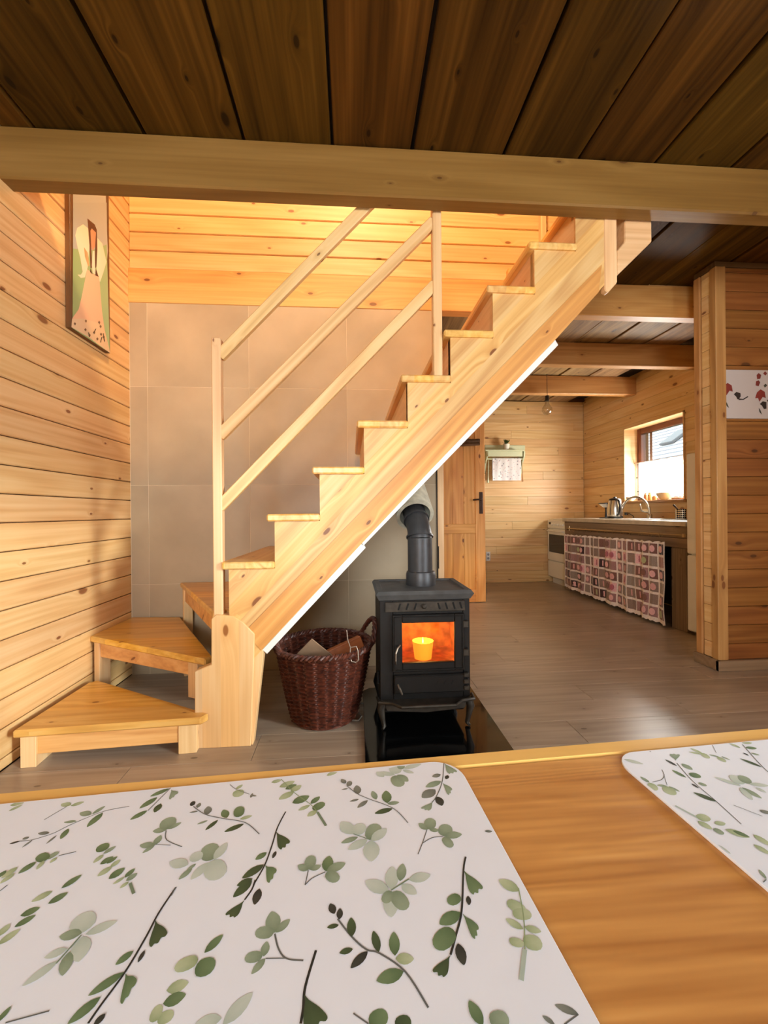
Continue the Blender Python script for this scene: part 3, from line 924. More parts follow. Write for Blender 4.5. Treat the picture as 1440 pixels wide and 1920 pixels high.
# insulated sleeve to the wall
s0, s1 = a2 + dv * 0.005, a2 + dv * ((YB - a2.y) / dv.y)
sl_m = plain('sleeve_wool', (192, 186, 166), 0.8, 0.0, noise=0.2, nscale=30, bump=0.4)
mb = MB().tube([s0, s1], 0.098, 32, caps=False)
mb.tube([s0, s0 + dv * 0.03], 0.080, 32, caps=False)
def ring_face(mb, c, d, r0, r1, n=32):
    up = d.cross(Vector((1, 0, 0))).normalized(); sd = d.cross(up)
    vs = []
    for r_ in (r0, r1):
        for k in range(n):
            a = 2 * math.pi * k / n
            vs.append(c + up * math.cos(a) * r_ + sd * math.sin(a) * r_)
    mb.raw(vs, [(k, (k + 1) % n, n + (k + 1) % n, n + k) for k in range(n)])
ring_face(mb, s0, dv, 0.080, 0.098)
mb.build('flue_sleeve', sl_m, stove, smooth=True, label='pale grey insulated sleeve of the flue')
MB().tube([(PY(822, 1000, YB - 0.02).x, YB - 0.02, 0.75), (PY(822, 1000, YB - 0.02).x, YB - 0.02, lz + 0.03)], 0.003, 6).build('damper_rod', slot_m, stove)

# candle glowing inside the stove
cz = SZ(1250) + 0.002
cx, cy = PY(793, 1225, YS + 0.11).x, YS + 0.11
candle = tag(empty('candle', (cx, cy, cz)), 'glowing candle in an amber glass behind the stove window', 'candle')
amber = NT('amber_cup')
b = amber.b; b.inputs['Base Color'].default_value = lin(255, 196, 80); b.inputs['Roughness'].default_value = 0.4
b.inputs['Emission Color'].default_value = lin(255, 196, 70); b.inputs['Emission Strength'].default_value = 0.75
ztop = PY(793, 1201, cy).z
hh = ztop - cz
mb = MB().lathe([(0.040, 0), (0.050, hh), (0.047, hh), (0.045, hh - 0.016), (0.0, hh - 0.018)], (cx, cy, cz), 28, caps=False)
mb.build('candle_cup', amber.m, candle, smooth=True)
MB().lathe([(0.001, 0), (0.004, 0.006), (0.0045, 0.012), (0.002, 0.022), (0.0005, 0.030)], (cx, cy, cz + hh - 0.014), 10).build('flame', plain('flame', (255, 220, 120), 0.5, emit=(255, 200, 90), estr=18), candle, smooth=True)
cl = bpy.data.lights.new('candle_light', 'POINT'); cl.energy = 2.6; cl.color = (1.0, 0.70, 0.30); cl.shadow_soft_size = 0.02
clo = bpy.data.objects.new('candle_light', cl); COL.objects.link(clo); clo.location = (cx, cy - 0.02, cz + hh + 0.045)

# ---- wicker basket
bk = tag(empty('wicker_basket', (-0.135, 2.055, 0)), 'round dark brown wicker log basket beside the stove', 'basket')
bx, by = -0.135, 2.055
R0, R1, HB = 0.150, 0.222, 0.335
wick = NT('dark_wicker')
tc = wick.n('ShaderNodeTexCoord').outputs['Object']
nz = wick.n('ShaderNodeTexNoise'); nz.inputs['Scale'].default_value = 60; wick.l(tc, nz.inputs['Vector'])
wick.l(wick.ramp(nz.outputs[0], [(0.3, lin(50, 22, 15)), (0.7, lin(98, 48, 31))]), wick.b.inputs['Base Color'])
wick.b.inputs['Roughness'].default_value = 0.45
def bprof(t): return R0 + (R1 - R0) * (t ** 0.85)
def basket_shell(inner):
    n, m, ns = 168, 72, 28
    vs, fs = [], []
    for j in range(m + 1):
        t = j / m
        rr = bprof(t) - (0.014 if inner else 0)
        for i in range(n):
            a = 2 * math.pi * i / n
            wv = 0.0045 * math.cos(ns / 2 * a + math.pi * (j // 2)) + (0.002 if j % 2 else -0.0015)
            wide = 0.004 if math.cos(7 * a) > 0.72 else 0.0
            rad = rr + (wv if not inner else -wv) + (0 if inner else wide)
            vs.append((bx + rad * math.cos(a), by + rad * math.sin(a), 0.008 + t * HB))
    for j in range(m):
        for i in range(n):
            q0 = (j * n + i, j * n + (i + 1) % n, (j + 1) * n + (i + 1) % n, (j + 1) * n + i)
            fs.append(q0 if not inner else tuple(reversed(q0)))
    return vs, fs
v_, f_ = basket_shell(False)
MB().raw(v_, f_).build('outer_weave', wick.m, bk, smooth=True)
v_, f_ = basket_shell(True)
MB().raw(v_, f_).build('inner_weave', wick.m, bk, smooth=True)
MB().lathe([(R0, 0), (R0, 0.012)], (bx, by, 0.004), 40).build('basket_base', wick.m, bk)
mb = MB()
for s in range(3):
    pts = []
    for i in range(120):
        a = 2 * math.pi * i / 120
        ph = 24 * a + 2 * math.pi * s / 3
        rr = R1 + 0.000 + 0.009 * math.cos(ph)
        pts.append((bx + rr * math.cos(a), by + rr * math.sin(a), HB + 0.010 + 0.009 * math.sin(ph)))
    mb.tube(pts, 0.0075, 6, closed=True)
mb.build('braided_rim', wick.m, bk, smooth=True)
def bhandle(ang):
    mb = MB()
    for s in range(3):
        pts = []
        for i in range(41):
            t = i / 40
            a = ang + (t - 0.5) * 0.80
            hz = HB + 0.008 + 0.095 * math.sin(math.pi * t)
            ph = 30 * t + 2 * math.pi * s / 3
            rr = R1 + 0.010 + 0.02 * math.sin(math.pi * t) + 0.006 * math.cos(ph)
            pts.append((bx + rr * math.cos(a), by + rr * math.sin(a), hz + 0.006 * math.sin(ph)))
        mb.tube(pts, 0.008, 6)
    mb.build('handle', wick.m, bk, smooth=True)
bhandle(0.30); bhandle(math.pi + 0.30)
# contents
MB()
card = plain('cardboard', (156, 124, 96), 0.85, noise=0.1, nscale=20)
tag(MB().box(-0.07, 0.07, -0.003, 0.003, -0.08, 0.08, 0.001).build('cardboard_piece', card, None, loc=(bx - 0.055, by + 0.0, 0.275), rot=(0.35, 0.72, 0.1)), 'corner of brown cardboard poking out of the wicker basket', 'cardboard')
barkw = wood('split_log', 'X', None, light=(190, 106, 62), mid=(168, 88, 48), dark=(118, 58, 32), knots=0.6)
tag(MB().prism([(-0.035, -0.03), (0.04, -0.025), (0.03, 0.03), (-0.01, 0.04)], 'X', -0.12, 0.12, 0.004).build('split_log', barkw, None, loc=(bx + 0.075, by + 0.04, 0.285), rot=(0.1, -0.30, 0.35)), 'reddish split log lying in the right half of the basket', 'log')
tag(MB().prism([(-0.035, -0.03), (0.04, -0.025), (0.03, 0.03), (-0.01, 0.04)], 'X', -0.11, 0.11, 0.004).build('split_log', wood('split_log_dark', 'X', None, light=(110, 70, 48), mid=(92, 56, 38), dark=(60, 36, 24), knots=0.6), None, loc=(bx - 0.02, by + 0.03, 0.19), rot=(0.5, 0.1, -0.4)), 'dark split log at the bottom of the basket under the cardboard', 'log')
# wire loop hung over the rim
p = PY(664, 1228, 1.90)
wire = plain('grey_wire', (150, 136, 124), 0.5, 0.5)
pts = [PY(u, v, 1.872 + 0.0) for u, v in ((657, 1214), (668, 1212), (671, 1220), (672, 1238), (667, 1242), (659, 1240), (656, 1230))]
tag(MB().tube(pts, 0.003, 6, closed=True).tube([pts[0], PY(652, 1200, 1.885), PY(650, 1182, 1.895)], 0.002, 6).build('wire_hook', wire), 'small grey wire loop hooked on the basket rim', 'hook')
# cable on the floor behind the basket
tag(MB().tube([PZ(640, 1342, 0.006), PZ(656, 1350, 0.006), PZ(672, 1351, 0.006), PZ(678, 1343, 0.006), PZ(670, 1332, 0.006), PZ(664, 1326, 0.006), PZ(672, 1321, 0.006), PZ(681, 1318, 0.006)], 0.004, 6).build('floor_cable', plain('grey_cable', (96, 88, 80), 0.5)), 'thin grey cable on the floor between basket and hearth plate', 'cable')

# ================================================================== KITCHEN
# ---- open inner door
DY = 4.45
dr = wood('door_pine_Z', 'Z', 'Y', light=(240, 188, 118), mid=(226, 166, 92), dark=(196, 128, 64), knot=(104, 52, 22), knots=1.2, vary=0.08)
drx = wood('door_pine_X', 'X', 'Y', light=(238, 186, 116), mid=(222, 162, 88), dark=(192, 126, 62), knot=(104, 52, 22), vary=0.08)
door_1 = struct(empty('door_1', (1.0, DY, 0)))
xa, xb = 0.60, PY(909, 1000, DY).x
st = 0.105
for a, b in ((xa, xa + st), (xb - st, xb)):
    MB().box(a, b, DY - 0.020, DY + 0.020, 0.008, 2.0, 0.003).build('stile', dr, door_1)
for z0, z1 in ((0.008, 0.145), (0.735, 0.835), (1.80, 2.0)):
    MB().box(xa + st, xb - st, DY - 0.018, DY + 0.018, z0, z1, 0.003).build('rail', drx, door_1)
for z0, z1 in ((0.145, 0.735), (0.835, 1.80)):
    n = 5
    for i in range(n):
        a = xa + st + (xb - xa - 2 * st) * i / n; b = xa + st + (xb - xa - 2 * st) * (i + 1) / n
        MB().box(a + 0.0006, b - 0.0006, DY - 0.006, DY + 0.006, z0, z1, 0.002).build('panel_board', dr, door_1)
hx = xb - 0.045
hz = PY(898, 942, DY - 0.03).z
iron_b = plain('brown_iron', (62, 40, 28), 0.45, 0.6)
esc = MB().box(hx - 0.020, hx + 0.020, DY - 0.026, DY - 0.020, hz - 0.12, hz + 0.11, 0.003).build('lock_plate', iron_b, door_1, label='dark iron lock plate')
MB().tube([(hx, DY - 0.02, hz + 0.03), (hx, DY - 0.065, hz + 0.03), (hx - 0.02, DY - 0.075, hz + 0.03), (hx - 0.10, DY - 0.072, hz + 0.026)], 0.009, 8).build('lever', iron_b, esc, smooth=True)
# branch peg rail on the door
br = plain('branch_bark', (96, 68, 44), 0.8, noise=0.4, nscale=20, bump=0.5)
p0, p1 = PY(845, 826, DY - 0.05), PY(899, 826, DY - 0.05)
peg = tag(MB().tube([p0, p0.lerp(p1, 0.3) + Vector((0, 0, 0.012)), p0.lerp(p1, 0.7) - Vector((0, 0, 0.008)), p1], [0.022, 0.026, 0.023, 0.020], 10).tube([p0 + Vector((0, 0, -0.05)), p1 + Vector((0, 0, -0.035))], 0.017, 10).tube([p0.lerp(p1, .8), p0.lerp(p1, .8) + Vector((0, 0.035, 0))], 0.015, 8).build('branch_hook_rail', br, smooth=True), 'rough branch hook rail across the top of the inner door', 'hook rail')

# ---- cooker
CXF, CY0, CY1 = 2.655, 5.10, 5.60
ck = tag(empty('cooker', ((CXF + XR) / 2, (CY0 + CY1) / 2, 0)), 'narrow white free-standing cooker in the kitchen corner', 'cooker')
wh = plain('cooker_enamel', (242, 238, 224), 0.3)
MB().box(CXF + 0.02, XR - 0.02, CY0, CY1, 0.085, 0.85, 0.006).build('body', wh, ck)
MB().box(CXF + 0.06, XR - 0.03, CY0 + 0.02, CY1 - 0.02, 0.0, 0.085, 0.002).build('plinth', wh, ck)
MB().box(CXF - 0.002, CXF + 0.02, CY0, CY1, 0.735, 0.845, 0.006).build('control_panel', wh, ck)
for i in range(6):
    yy = CY0 + 0.07 + i * 0.058
    MB().lathe([(0.015, 0), (0.013, 0.018)], n=12).build('knob', wh, ck, loc=(CXF - 0.002, yy, 0.785), rot=(0, -math.pi / 2, 0), smooth=True)
MB().box(CXF - 0.005, CXF - 0.001, CY1 - 0.10, CY1 - 0.045, 0.785, 0.815, 0.001).build('clock_display', plain('display_black', (20, 20, 22), 0.2), ck)
dk = MB().box(CXF - 0.004, CXF + 0.02, CY0 + 0.003, CY1 - 0.003, 0.31, 0.725, 0.006).build('oven_door', wh, ck)
MB().box(CXF - 0.007, CXF - 0.003, CY0 + 0.05, CY1 - 0.05, 0.42, 0.655, 0.003).build('oven_window', plain('oven_window', (58, 54, 46), 0.15), dk)
MB().tube([(CXF - 0.004, CY0 + 0.05, 0.695), (CXF - 0.035, CY0 + 0.05, 0.70), (CXF - 0.035, CY1 - 0.05, 0.70), (CXF - 0.004, CY1 - 0.05, 0.695)], 0.008, 8).build('door_handle', wh, dk, smooth=True)
MB().box(CXF - 0.002, CXF + 0.02, CY0 + 0.003, CY1 - 0.003, 0.09, 0.30, 0.006).build('drawer', wh, ck)
MB().box(CXF + 0.02, XR - 0.03, CY0 + 0.02, CY1 - 0.02, 0.85, 0.862, 0.004).build('hob', wh, ck)

# ---- counter of old timber
WXF = 2.60
ZW = 0.875
WYa, WYb = 3.14, 5.09
cn = tag(empty('kitchen_counter', (2.9, 4.1, 0)), 'rough old timber counter with a grey worktop under the kitchen window', 'counter')
wt_m = plain('worktop_grey', (196, 184, 164), 0.35, noise=0.12, nscale=18)
SY0, SY1, SX0, SX1 = 3.35, 3.95, 2.70, 3.06
mb = MB().box(WXF, SX0, WYa, WYb, ZW - 0.04, ZW, 0.003).box(SX1, XR - 0.002, WYa, WYb, ZW - 0.04, ZW, 0.003).box(SX0, SX1, WYa, SY0, ZW - 0.04, ZW).box(SX0, SX1, SY1, WYb, ZW - 0.04, ZW)
mb.build('worktop', wt_m, cn)
grey_w = wood('weathered_timber', 'Y', None, light=(176, 152, 124), mid=(154, 128, 102), dark=(116, 92, 70), knot=(60, 44, 30), ring=30, rough=0.75, bump=0.4, streak=0.7)
grey_z = wood('weathered_timber_Z', 'Z', None, light=(176, 152, 124), mid=(154, 128, 102), dark=(116, 92, 70), knot=(60, 44, 30), ring=30, rough=0.75, bump=0.4, streak=0.7)
MB().box(WXF + 0.03, WXF + 0.075, WYa + 0.02, WYb, ZW - 0.135, ZW - 0.042, 0.004).build('front_beam', grey_w, cn)
MB().box(WXF + 0.032, WXF + 0.072, WYa + 0.02, WYb, ZW - 0.215, ZW - 0.137, 0.004).build('front_beam', grey_w, cn)
MB().box(WXF + 0.02, WXF + 0.16, WYa + 0.02, WYa + 0.18, 0.0, ZW - 0.216, 0.006).build('leg', grey_z, cn)
MB().box(WXF + 0.02, WXF + 0.12, WYb - 0.12, WYb - 0.01, 0.0, ZW - 0.216, 0.006).build('leg', grey_z, cn)
MB().box(XR - 0.14, XR - 0.02, WYa + 0.02, WYa + 0.14, 0.0, ZW - 0.042, 0.006).build('leg', grey_z, cn)
MB().box(XR - 0.03, XR - 0.003, WYa + 0.15, WYb, 0.02, ZW - 0.05).build('shade_board', plain('under_counter_shade', (58, 44, 34), 0.9), cn)  # added board whose dark colour stands for the shade under the worktop
# inset sink
sk = tag(MB().box(SX0 - 0.012, SX1 + 0.012, SY0 - 0.012, SY0 + 0.006, ZW, ZW + 0.006).box(SX0 - 0.012, SX1 + 0.012, SY1 - 0.006, SY1 + 0.40, ZW, ZW + 0.006, 0.002)
         .box(SX0 - 0.012, SX0 + 0.006, SY0, SY1, ZW, ZW + 0.006).box(SX1 - 0.006, SX1 + 0.012, SY0, SY1, ZW, ZW + 0.006)
         .box(SX0 + 0.003, SX0 + 0.006, SY0 + 0.003, SY1 - 0.003, ZW - 0.15, ZW + 0.003).box(SX1 - 0.006, SX1 - 0.003, SY0 + 0.003, SY1 - 0.003, ZW - 0.15, ZW + 0.003)
         .box(SX0 + 0.003, SX1 - 0.003, SY0 + 0.003, SY0 + 0.006, ZW - 0.15, ZW + 0.003).box(SX0 + 0.003, SX1 - 0.003, SY1 - 0.006, SY1 - 0.003, ZW - 0.15, ZW + 0.003)
         .box(SX0 + 0.003, SX1 - 0.003, SY0 + 0.003, SY1 - 0.003, ZW - 0.155, ZW - 0.15).build('kitchen_sink', plain('sink_steel', (214, 212, 206), 0.25, 0.85)), 'stainless inset sink with drainer in the worktop', 'sink')

# ---- curtain rod and crochet patchwork curtain
XC = WXF - 0.03
ra, rb = PX(1066, 991, XC), PX(1282, 1004, XC)
brass = plain('rod_metal', (186, 160, 120), 0.35, 0.8)
rod = tag(MB().tube([ra, rb], 0.008, 8).lathe([(0.012, -0.012), (0.012, 0.012)], rb, 8).tube([ra + Vector((0, -0.02, 0)), ra + Vector((0.062, -0.02, 0))], 0.006, 6).tube([rb + Vector((0, 0.02, 0)), rb + Vector((0.062, 0.02, 0))], 0.006, 6).tube([ra + Vector((0, -0.02, -0.02)), ra + Vector((0, -0.02, 0.03))], 0.006, 6).build('curtain_rod', brass, smooth=True), 'thin metal rod along the front of the kitchen counter', 'rod')
cur = tag(empty('crochet_curtain', (XC - 0.01, 4.2, 0.2)), 'crochet patchwork curtain in browns and pinks hanging under the kitchen counter', 'curtain')
cy_far, cy_near = PX(1060, 1050, XC).y, PX(1250, 1080, XC).y
ztop_c = lambda t: PX(1060 + 190 * t, 1000 + 14 * t, XC).z
NC, NR = 18, 6
def yarn(name, c): return plain('yarn_' + name, c, 0.95, noise=0.18, nscale=140, bump=0.5, sheen=0.3)
Y_ = {k: yarn(k, c) for k, c in dict(cream=(250, 228, 220), brown=(128, 88, 78), mauve=(166, 124, 122), taupe=(146, 122, 110), dark=(70, 44, 44), pink=(238, 186, 190), rose=(186, 104, 126), green=(178, 184, 138), grey=(152, 136, 126), blush=(224, 168, 168)).items()}
COMBOS = [('brown', 'pink'), ('mauve', None), ('taupe', None), ('dark', 'pink'), ('pink', 'rose'), ('brown', 'blush'), ('mauve', 'brown'), ('grey', None), ('brown', 'green'), ('mauve', 'pink'), ('brown', None), ('taupe', 'blush')]
def cur_pos(t, s):
    """t 0 far .. 1 near, s 0 top .. 1 bottom"""
    zt_ = ztop_c(t)
    H_ = 0.615 + 0.055 * t
    fold = 0.016 * math.sin(2 * math.pi * t * 6.5 + 0.6) * (0.4 + 0.6 * s) + 0.008 * math.sin(2 * math.pi * t * 15)
    return Vector((XC - 0.014 + fold, cy_far + (cy_near - cy_far) * t + 0.012 * math.sin(9 * s + 20 * t) * s, zt_ - 0.02 - H_ * s))
# cream backing grid
nu, nv = 72, 12
vs = []
for side in (0, 1):
    for j in range(nv + 1):
        for i in range(nu + 1):
            p = cur_pos(i / nu, j / nv)
            if j == 0:
                p.z += 0.012 * abs(math.cos(math.pi * i / nu * NC))
            if j == nv:
                p.z -= 0.010 * (i % 2)
            p.x += 0.003 * side
            vs.append(p)
fs = []
W1 = nu + 1
for j in range(nv):
    for i in range(nu):
        a = j * W1 + i
        fs.append((a, a + 1, a + W1 + 1, a + W1))
        o2 = (nv + 1) * W1
        fs.append((o2 + a, o2 + a + W1, o2 + a + W1 + 1, o2 + a + 1))
MB().raw(vs, fs).build('cream_border', Y_['cream'], cur, smooth=True)
rng = random.Random(5)
for i in range(NC):
    for j in range(NR):
        t0, t1, s0_, s1_ = (i + 0.09) / NC, (i + 0.91) / NC, (j + 0.10) / NR * 0.97, (j + 0.90) / NR * 0.97
        g = [[cur_pos(t0 + (t1 - t0) * a / 2, s0_ + (s1_ - s0_) * b_ / 2) + Vector((-0.0035, 0, 0)) for a in range(3)] for b_ in range(3)]
        flat = [p for row in g for p in row]
        back = [p + Vector((0.003, 0, 0)) for p in flat]
        fcs = []
        for b_ in range(2):
            for a in range(2):
                q0 = b_ * 3 + a
                fcs.append((q0, q0 + 3, q0 + 4, q0 + 1))
        ring = [0, 1, 2, 5, 8, 7, 6, 3]
        for k in range(8):
            a, b_ = ring[k], ring[(k + 1) % 8]
            fcs.append((a, b_, b_ + 9, a + 9))
        cA, cB = rng.choice(COMBOS)
        mb = MB().raw(flat + back, fcs)
        if cB:
            # round or square centre
            ct = cur_pos((t0 + t1) / 2, (s0_ + s1_) / 2) + Vector((-0.0055, 0, 0))
            dy_ = (cur_pos(t1, (s0_ + s1_) / 2) - cur_pos(t0, (s0_ + s1_) / 2)) * 0.36
            dz_ = (cur_pos((t0 + t1) / 2, s1_) - cur_pos((t0 + t1) / 2, s0_)) * 0.34
            n = 12
            ph = 0.0
            pts = [ct + dy_ * math.cos(2 * math.pi * k / n) + dz_ * math.sin(2 * math.pi * k / n) for k in range(n)]
            rim = [p + Vector((0.003, 0, 0)) for p in pts]
            mb.raw(pts + rim, [tuple(reversed(range(n)))] + [(k, (k + 1) % n, n + (k + 1) % n, n + k) for k in range(n)], 1)
        mb.build('crochet_square', [Y_[cA], Y_[cB or cA]], cur)
for i in range(13):
    t = (i + 0.5) / 13
    p = cur_pos(t, 0)
    zr = ra.z + (rb.z - ra.z) * (p.y - ra.y) / (rb.y - ra.y)
    cpt = Vector((XC, p.y, zr - 0.008))
    pts = [cpt + Vector((0.016 * math.cos(a), 0, 0.019 * math.sin(a))) for a in [2 * math.pi * k / 12 for k in range(12)]]
    MB().tube(pts, 0.0016, 5, closed=True).build('curtain_ring', brass, cur)

# ---- fridge behind the partition
fr = tag(empty('fridge', (2.9, 2.85, 0)), 'white two-door fridge half hidden behind the partition', 'fridge')
fw = plain('fridge_white', (243, 243, 243), 0.3)
MB().box(2.635, XR - 0.03, 2.62, 3.13, 0.02, 1.40, 0.008).build('body', fw, fr)
zsp = PX(1302, 1040, 2.62).z
MB().box(2.598, 2.640, 2.62, 3.13, 0.03, zsp - 0.004, 0.01).build('lower_door', fw, fr)
MB().box(2.598, 2.640, 2.62, 3.13, zsp + 0.004, 1.40, 0.01).build('upper_door', fw, fr)
MB().box(2.66, XR - 0.05, 2.64, 3.11, 0.0, 0.02).build('feet', slot_m, fr)

# ---- things on the worktop
ZT = ZW + 0.001
steel = plain('polished_steel', (200, 196, 188), 0.18, 0.95)
blackp = plain('black_plastic', (26, 24, 24), 0.3)
kx, ky = 2.93, PX(1153, 960, 2.93).y
kettle = tag(empty('kettle', (kx, ky, ZT)), 'steel and black electric kettle beside the sink', 'kettle')
MB().lathe([(0.075, 0), (0.080, 0.012), (0.078, 0.024)], (kx, ky, ZT), 24).build('base', blackp, kettle, smooth=True)
MB().lathe([(0.076, 0.024), (0.080, 0.05), (0.074, 0.14), (0.062, 0.20)], (kx, ky, ZT), 24).build('jug', steel, kettle, smooth=True)
MB().lathe([(0.063, 0.20), (0.055, 0.218), (0.020, 0.228), (0.012, 0.240), (0.001, 0.242)], (kx, ky, ZT), 24).build('lid', blackp, kettle, smooth=True)
MB().tube([(kx - 0.02, ky - 0.058, ZT + 0.205), (kx - 0.02, ky - 0.10, ZT + 0.20), (kx - 0.02, ky - 0.12, ZT + 0.14), (kx - 0.02, ky - 0.105, ZT + 0.06), (kx - 0.02, ky - 0.07, ZT + 0.035)], [0.012, 0.013, 0.012, 0.012, 0.012], 8).build('handle', blackp, kettle, smooth=True)
MB().prism([(-0.02, 0.0), (0.0, 0.045), (0.02, 0.0)], 'Z', -0.02, 0.02).build('spout', steel, kettle, loc=(kx, ky + 0.066, ZT + 0.18), rot=(0.3, 0, 0))
sx_, sy_ = 2.93, PX(1136, 960, 2.93).y
st_ = tag(empty('dish_stand', (sx_, sy_, ZT)), 'small white dish on a dark stemmed stand left of the kettle', 'stand')
MB().lathe([(0.070, 0), (0.070, 0.008), (0.012, 0.014), (0.008, 0.10), (0.014, 0.125)], (sx_, sy_, ZT), 20).build('stand', blackp, st_, smooth=True)
MB().lathe([(0.030, 0.125), (0.060, 0.150), (0.072, 0.165)], (sx_, sy_, ZT), 24).build('dish', plain('white_china', (236, 232, 222), 0.25), st_, smooth=True)
MB().lathe([(0.076, 0.165), (0.076, 0.176), (0.060, 0.178)], (sx_, sy_, ZT), 24).build('rim', blackp, st_, smooth=True)
# faucet
fx = 3.10
fyb = PX(1218, 980, fx).y
fa = tag(empty('faucet', (fx, fyb, ZT)), 'tall arched steel kitchen tap over the sink', 'tap')
ftop = PX(1195, 932, fx).z
fye = PX(1169, 960, fx - 0.1).y
pts = []
Rr = abs(fye - fyb) / 2
for k in range(25):
    a = math.pi * k / 24
    pts.append((fx - 0.12 * (k / 24), fyb + Rr - Rr * math.cos(a), ftop - Rr + Rr * math.sin(a) if Rr < 0.25 else ftop))
base_pts = [(fx, fyb, ZT), (fx, fyb, ftop - Rr)]
MB().tube(base_pts + pts[1:] + [(fx - 0.12, fyb + 2 * Rr, ZT + 0.03 + 0.04)], 0.0125, 12).build('spout', steel, fa, smooth=True)
MB().lathe([(0.026, 0), (0.026, 0.04), (0.020, 0.05)], (fx, fyb, ZT), 16).build('base', steel, fa, smooth=True)
MB().tube([(fx, fyb, ZT + 0.075), (fx - 0.01, fyb + 0.06, ZT + 0.078), (fx - 0.015, fyb + 0.10, ZT + 0.085), (fx - 0.015, fyb + 0.125, ZT + 0.155)], [0.018, 0.016, 0.012, 0.005], 10).build('lever', steel, fa, smooth=True)
# cord of the kettle
p = PX(1172, 966, 3.17)
tag(MB().tube([PX(u, v, 3.16) for u, v in ((1172, 962), (1180, 963), (1188, 968), (1188, 975), (1180, 977), (1170, 976))], 0.004, 6).lathe([(0.018, -0.015), (0.018, 0.015)], PX(1174, 963, 3.17), 10).build('power_cable', blackp), 'black plug and looped cord on the wall by the tap', 'cord')
# cutlery drainer
ux, uy = 3.02, PX(1279, 960, 3.02).y
cd_ = tag(empty('cutlery_holder', (ux, uy, ZT)), 'perforated steel cutlery holder at the near end of the worktop', 'cutlery holder')
hu = PX(1279, 955, 3.02).z - ZT
MB().lathe([(0.052, 0), (0.054, hu), (0.050, hu), (0.048, 0.006)], (ux, uy, ZT), 24).build('cup', steel, cd_, smooth=True)
for k in range(5):
    for j in range(5):
        a = math.pi + 0.15 + k * 0.30
        MB().lathe([(0.006, 0), (0.006, 0.001)], n=8).build('hole', slot_m, cd_, loc=(ux + 0.0545 * math.cos(a), uy + 0.0545 * math.sin(a), ZT + 0.02 + j * hu * 0.19), rot=(0, math.pi / 2, a))
tag(MB().tube([(ux, uy, ZT + 0.02), PX(1271, 955, 3.02), PX(1263, 947, 3.02)], [0.004, 0.006, 0.009], 8).build('utensil', plain('dark_handle', (70, 46, 34), 0.5)), 'dark-handled utensil leaning out of the cutlery holder', 'utensil')
# on the sill
ZSL = WZ0 + 0.001
xs_ = XR + 0.03
def sill(u): return PX(u, 930, xs_).y
for u, h_, r_, m_, nm, lb in ((1211, 0.085, 0.022, plain('amber_bottle', (196, 132, 90), 0.3), 'spice_bottle', 'taller amber spice bottle on the window sill'), (1219, 0.085, 0.024, plain('ochre_jar', (220, 166, 100), 0.35), 'spice_jar', 'ochre spice jar on the window sill, right of the amber bottle'), (1227, 0.05, 0.022, plain('brown_jar', (196, 140, 84), 0.35), 'spice_jar', 'small brown spice jar on the window sill, nearest the bowl')):
    tag(MB().lathe([(r_, 0), (r_, h_ * 0.75), (r_ * 0.7, h_ * 0.82), (r_ * 0.75, h_)], (xs_, sill(u), ZSL), 16).build(nm, m_, smooth=True), lb, 'jar')
tag(MB().lathe([(0.05, 0), (0.085, 0.05), (0.088, 0.075), (0.080, 0.075), (0.050, 0.012)], (xs_ + 0.02, sill(1245), ZSL), 24).build('bowl', plain('cream_bowl', (232, 216, 186), 0.35), smooth=True), 'cream bowl standing on the kitchen window sill', 'bowl')
tag(MB().lathe([(0.02, 0), (0.05, 0.03), (0.052, 0.045), (0.03, 0.06)], (xs_ - 0.02, sill(1186), ZSL), 16).build('dish_sponge', plain('white_sponge', (232, 226, 214), 0.8), smooth=True), 'white round scrubber on the sill beside the tap arch', 'sponge')
tag(MB().box(xs_ - 0.03, xs_ + 0.03, sill(1272) - 0.06, sill(1272) + 0.06, ZSL, ZSL + 0.02, 0.006).build('soap_dish', plain('brown_soap', (186, 140, 106), 0.5)), 'low brown soap dish at the near end of the sill', 'soap dish')
# cafe curtain
czt = PX(1230, 863, XR + 0.11).z
nu = 90
vs, fs = [], []
for j in range(2):
    for i in range(nu + 1):
        t = i / nu
        yy = WY1 - 0.03 - (WY1 - WY0 - 0.06) * t
        xx = XR + 0.11 + 0.014 * math.sin(t * 46) + 0.008 * math.sin(t * 17 + 1)
        vs.append((xx, yy, czt if j == 0 else WZ0 + 0.03))
for i in range(nu):
    fs.append((i, i + 1, nu + 2 + i, nu + 1 + i))
vm = NT('cafe_curtain_voile')
tc = vm.n('ShaderNodeTexCoord').outputs['Object']
vo = vm.n('ShaderNodeTexVoronoi'); vo.inputs['Scale'].default_value = 26; vm.l(tc, vo.inputs['Vector'])
dots = vm.maprange(vo.outputs['Distance'], 0.20, 0.26, 1.0, 0.0)
col = vm.mix(dots, lin(240, 240, 232), lin(70, 80, 58))
df = vm.n('ShaderNodeBsdfDiffuse'); vm.l(col, df.inputs[0])
tl = vm.n('ShaderNodeBsdfTranslucent'); vm.l(col, tl.inputs[0])
mx = vm.n('ShaderNodeMixShader'); mx.inputs[0].default_value = 0.6
vm.l(df.outputs[0], mx.inputs[1]); vm.l(tl.outputs[0], mx.inputs[2])
tp_ = vm.n('ShaderNodeBsdfTransparent'); mx2 = vm.n('ShaderNodeMixShader'); vm.l(vm.math('MULTIPLY_ADD', dots, -0.40, 0.40), mx2.inputs[0])
vm.l(mx.outputs[0], mx2.inputs[1]); vm.l(tp_.outputs[0], mx2.inputs[2]); vm.l(mx2.outputs[0], vm.t.nodes['Material Output'].inputs[0])
cc = tag(MB().raw(vs, fs).build('cafe_curtain', vm.m, smooth=True), 'short white sprigged cafe curtain across the lower kitchen window', 'curtain')
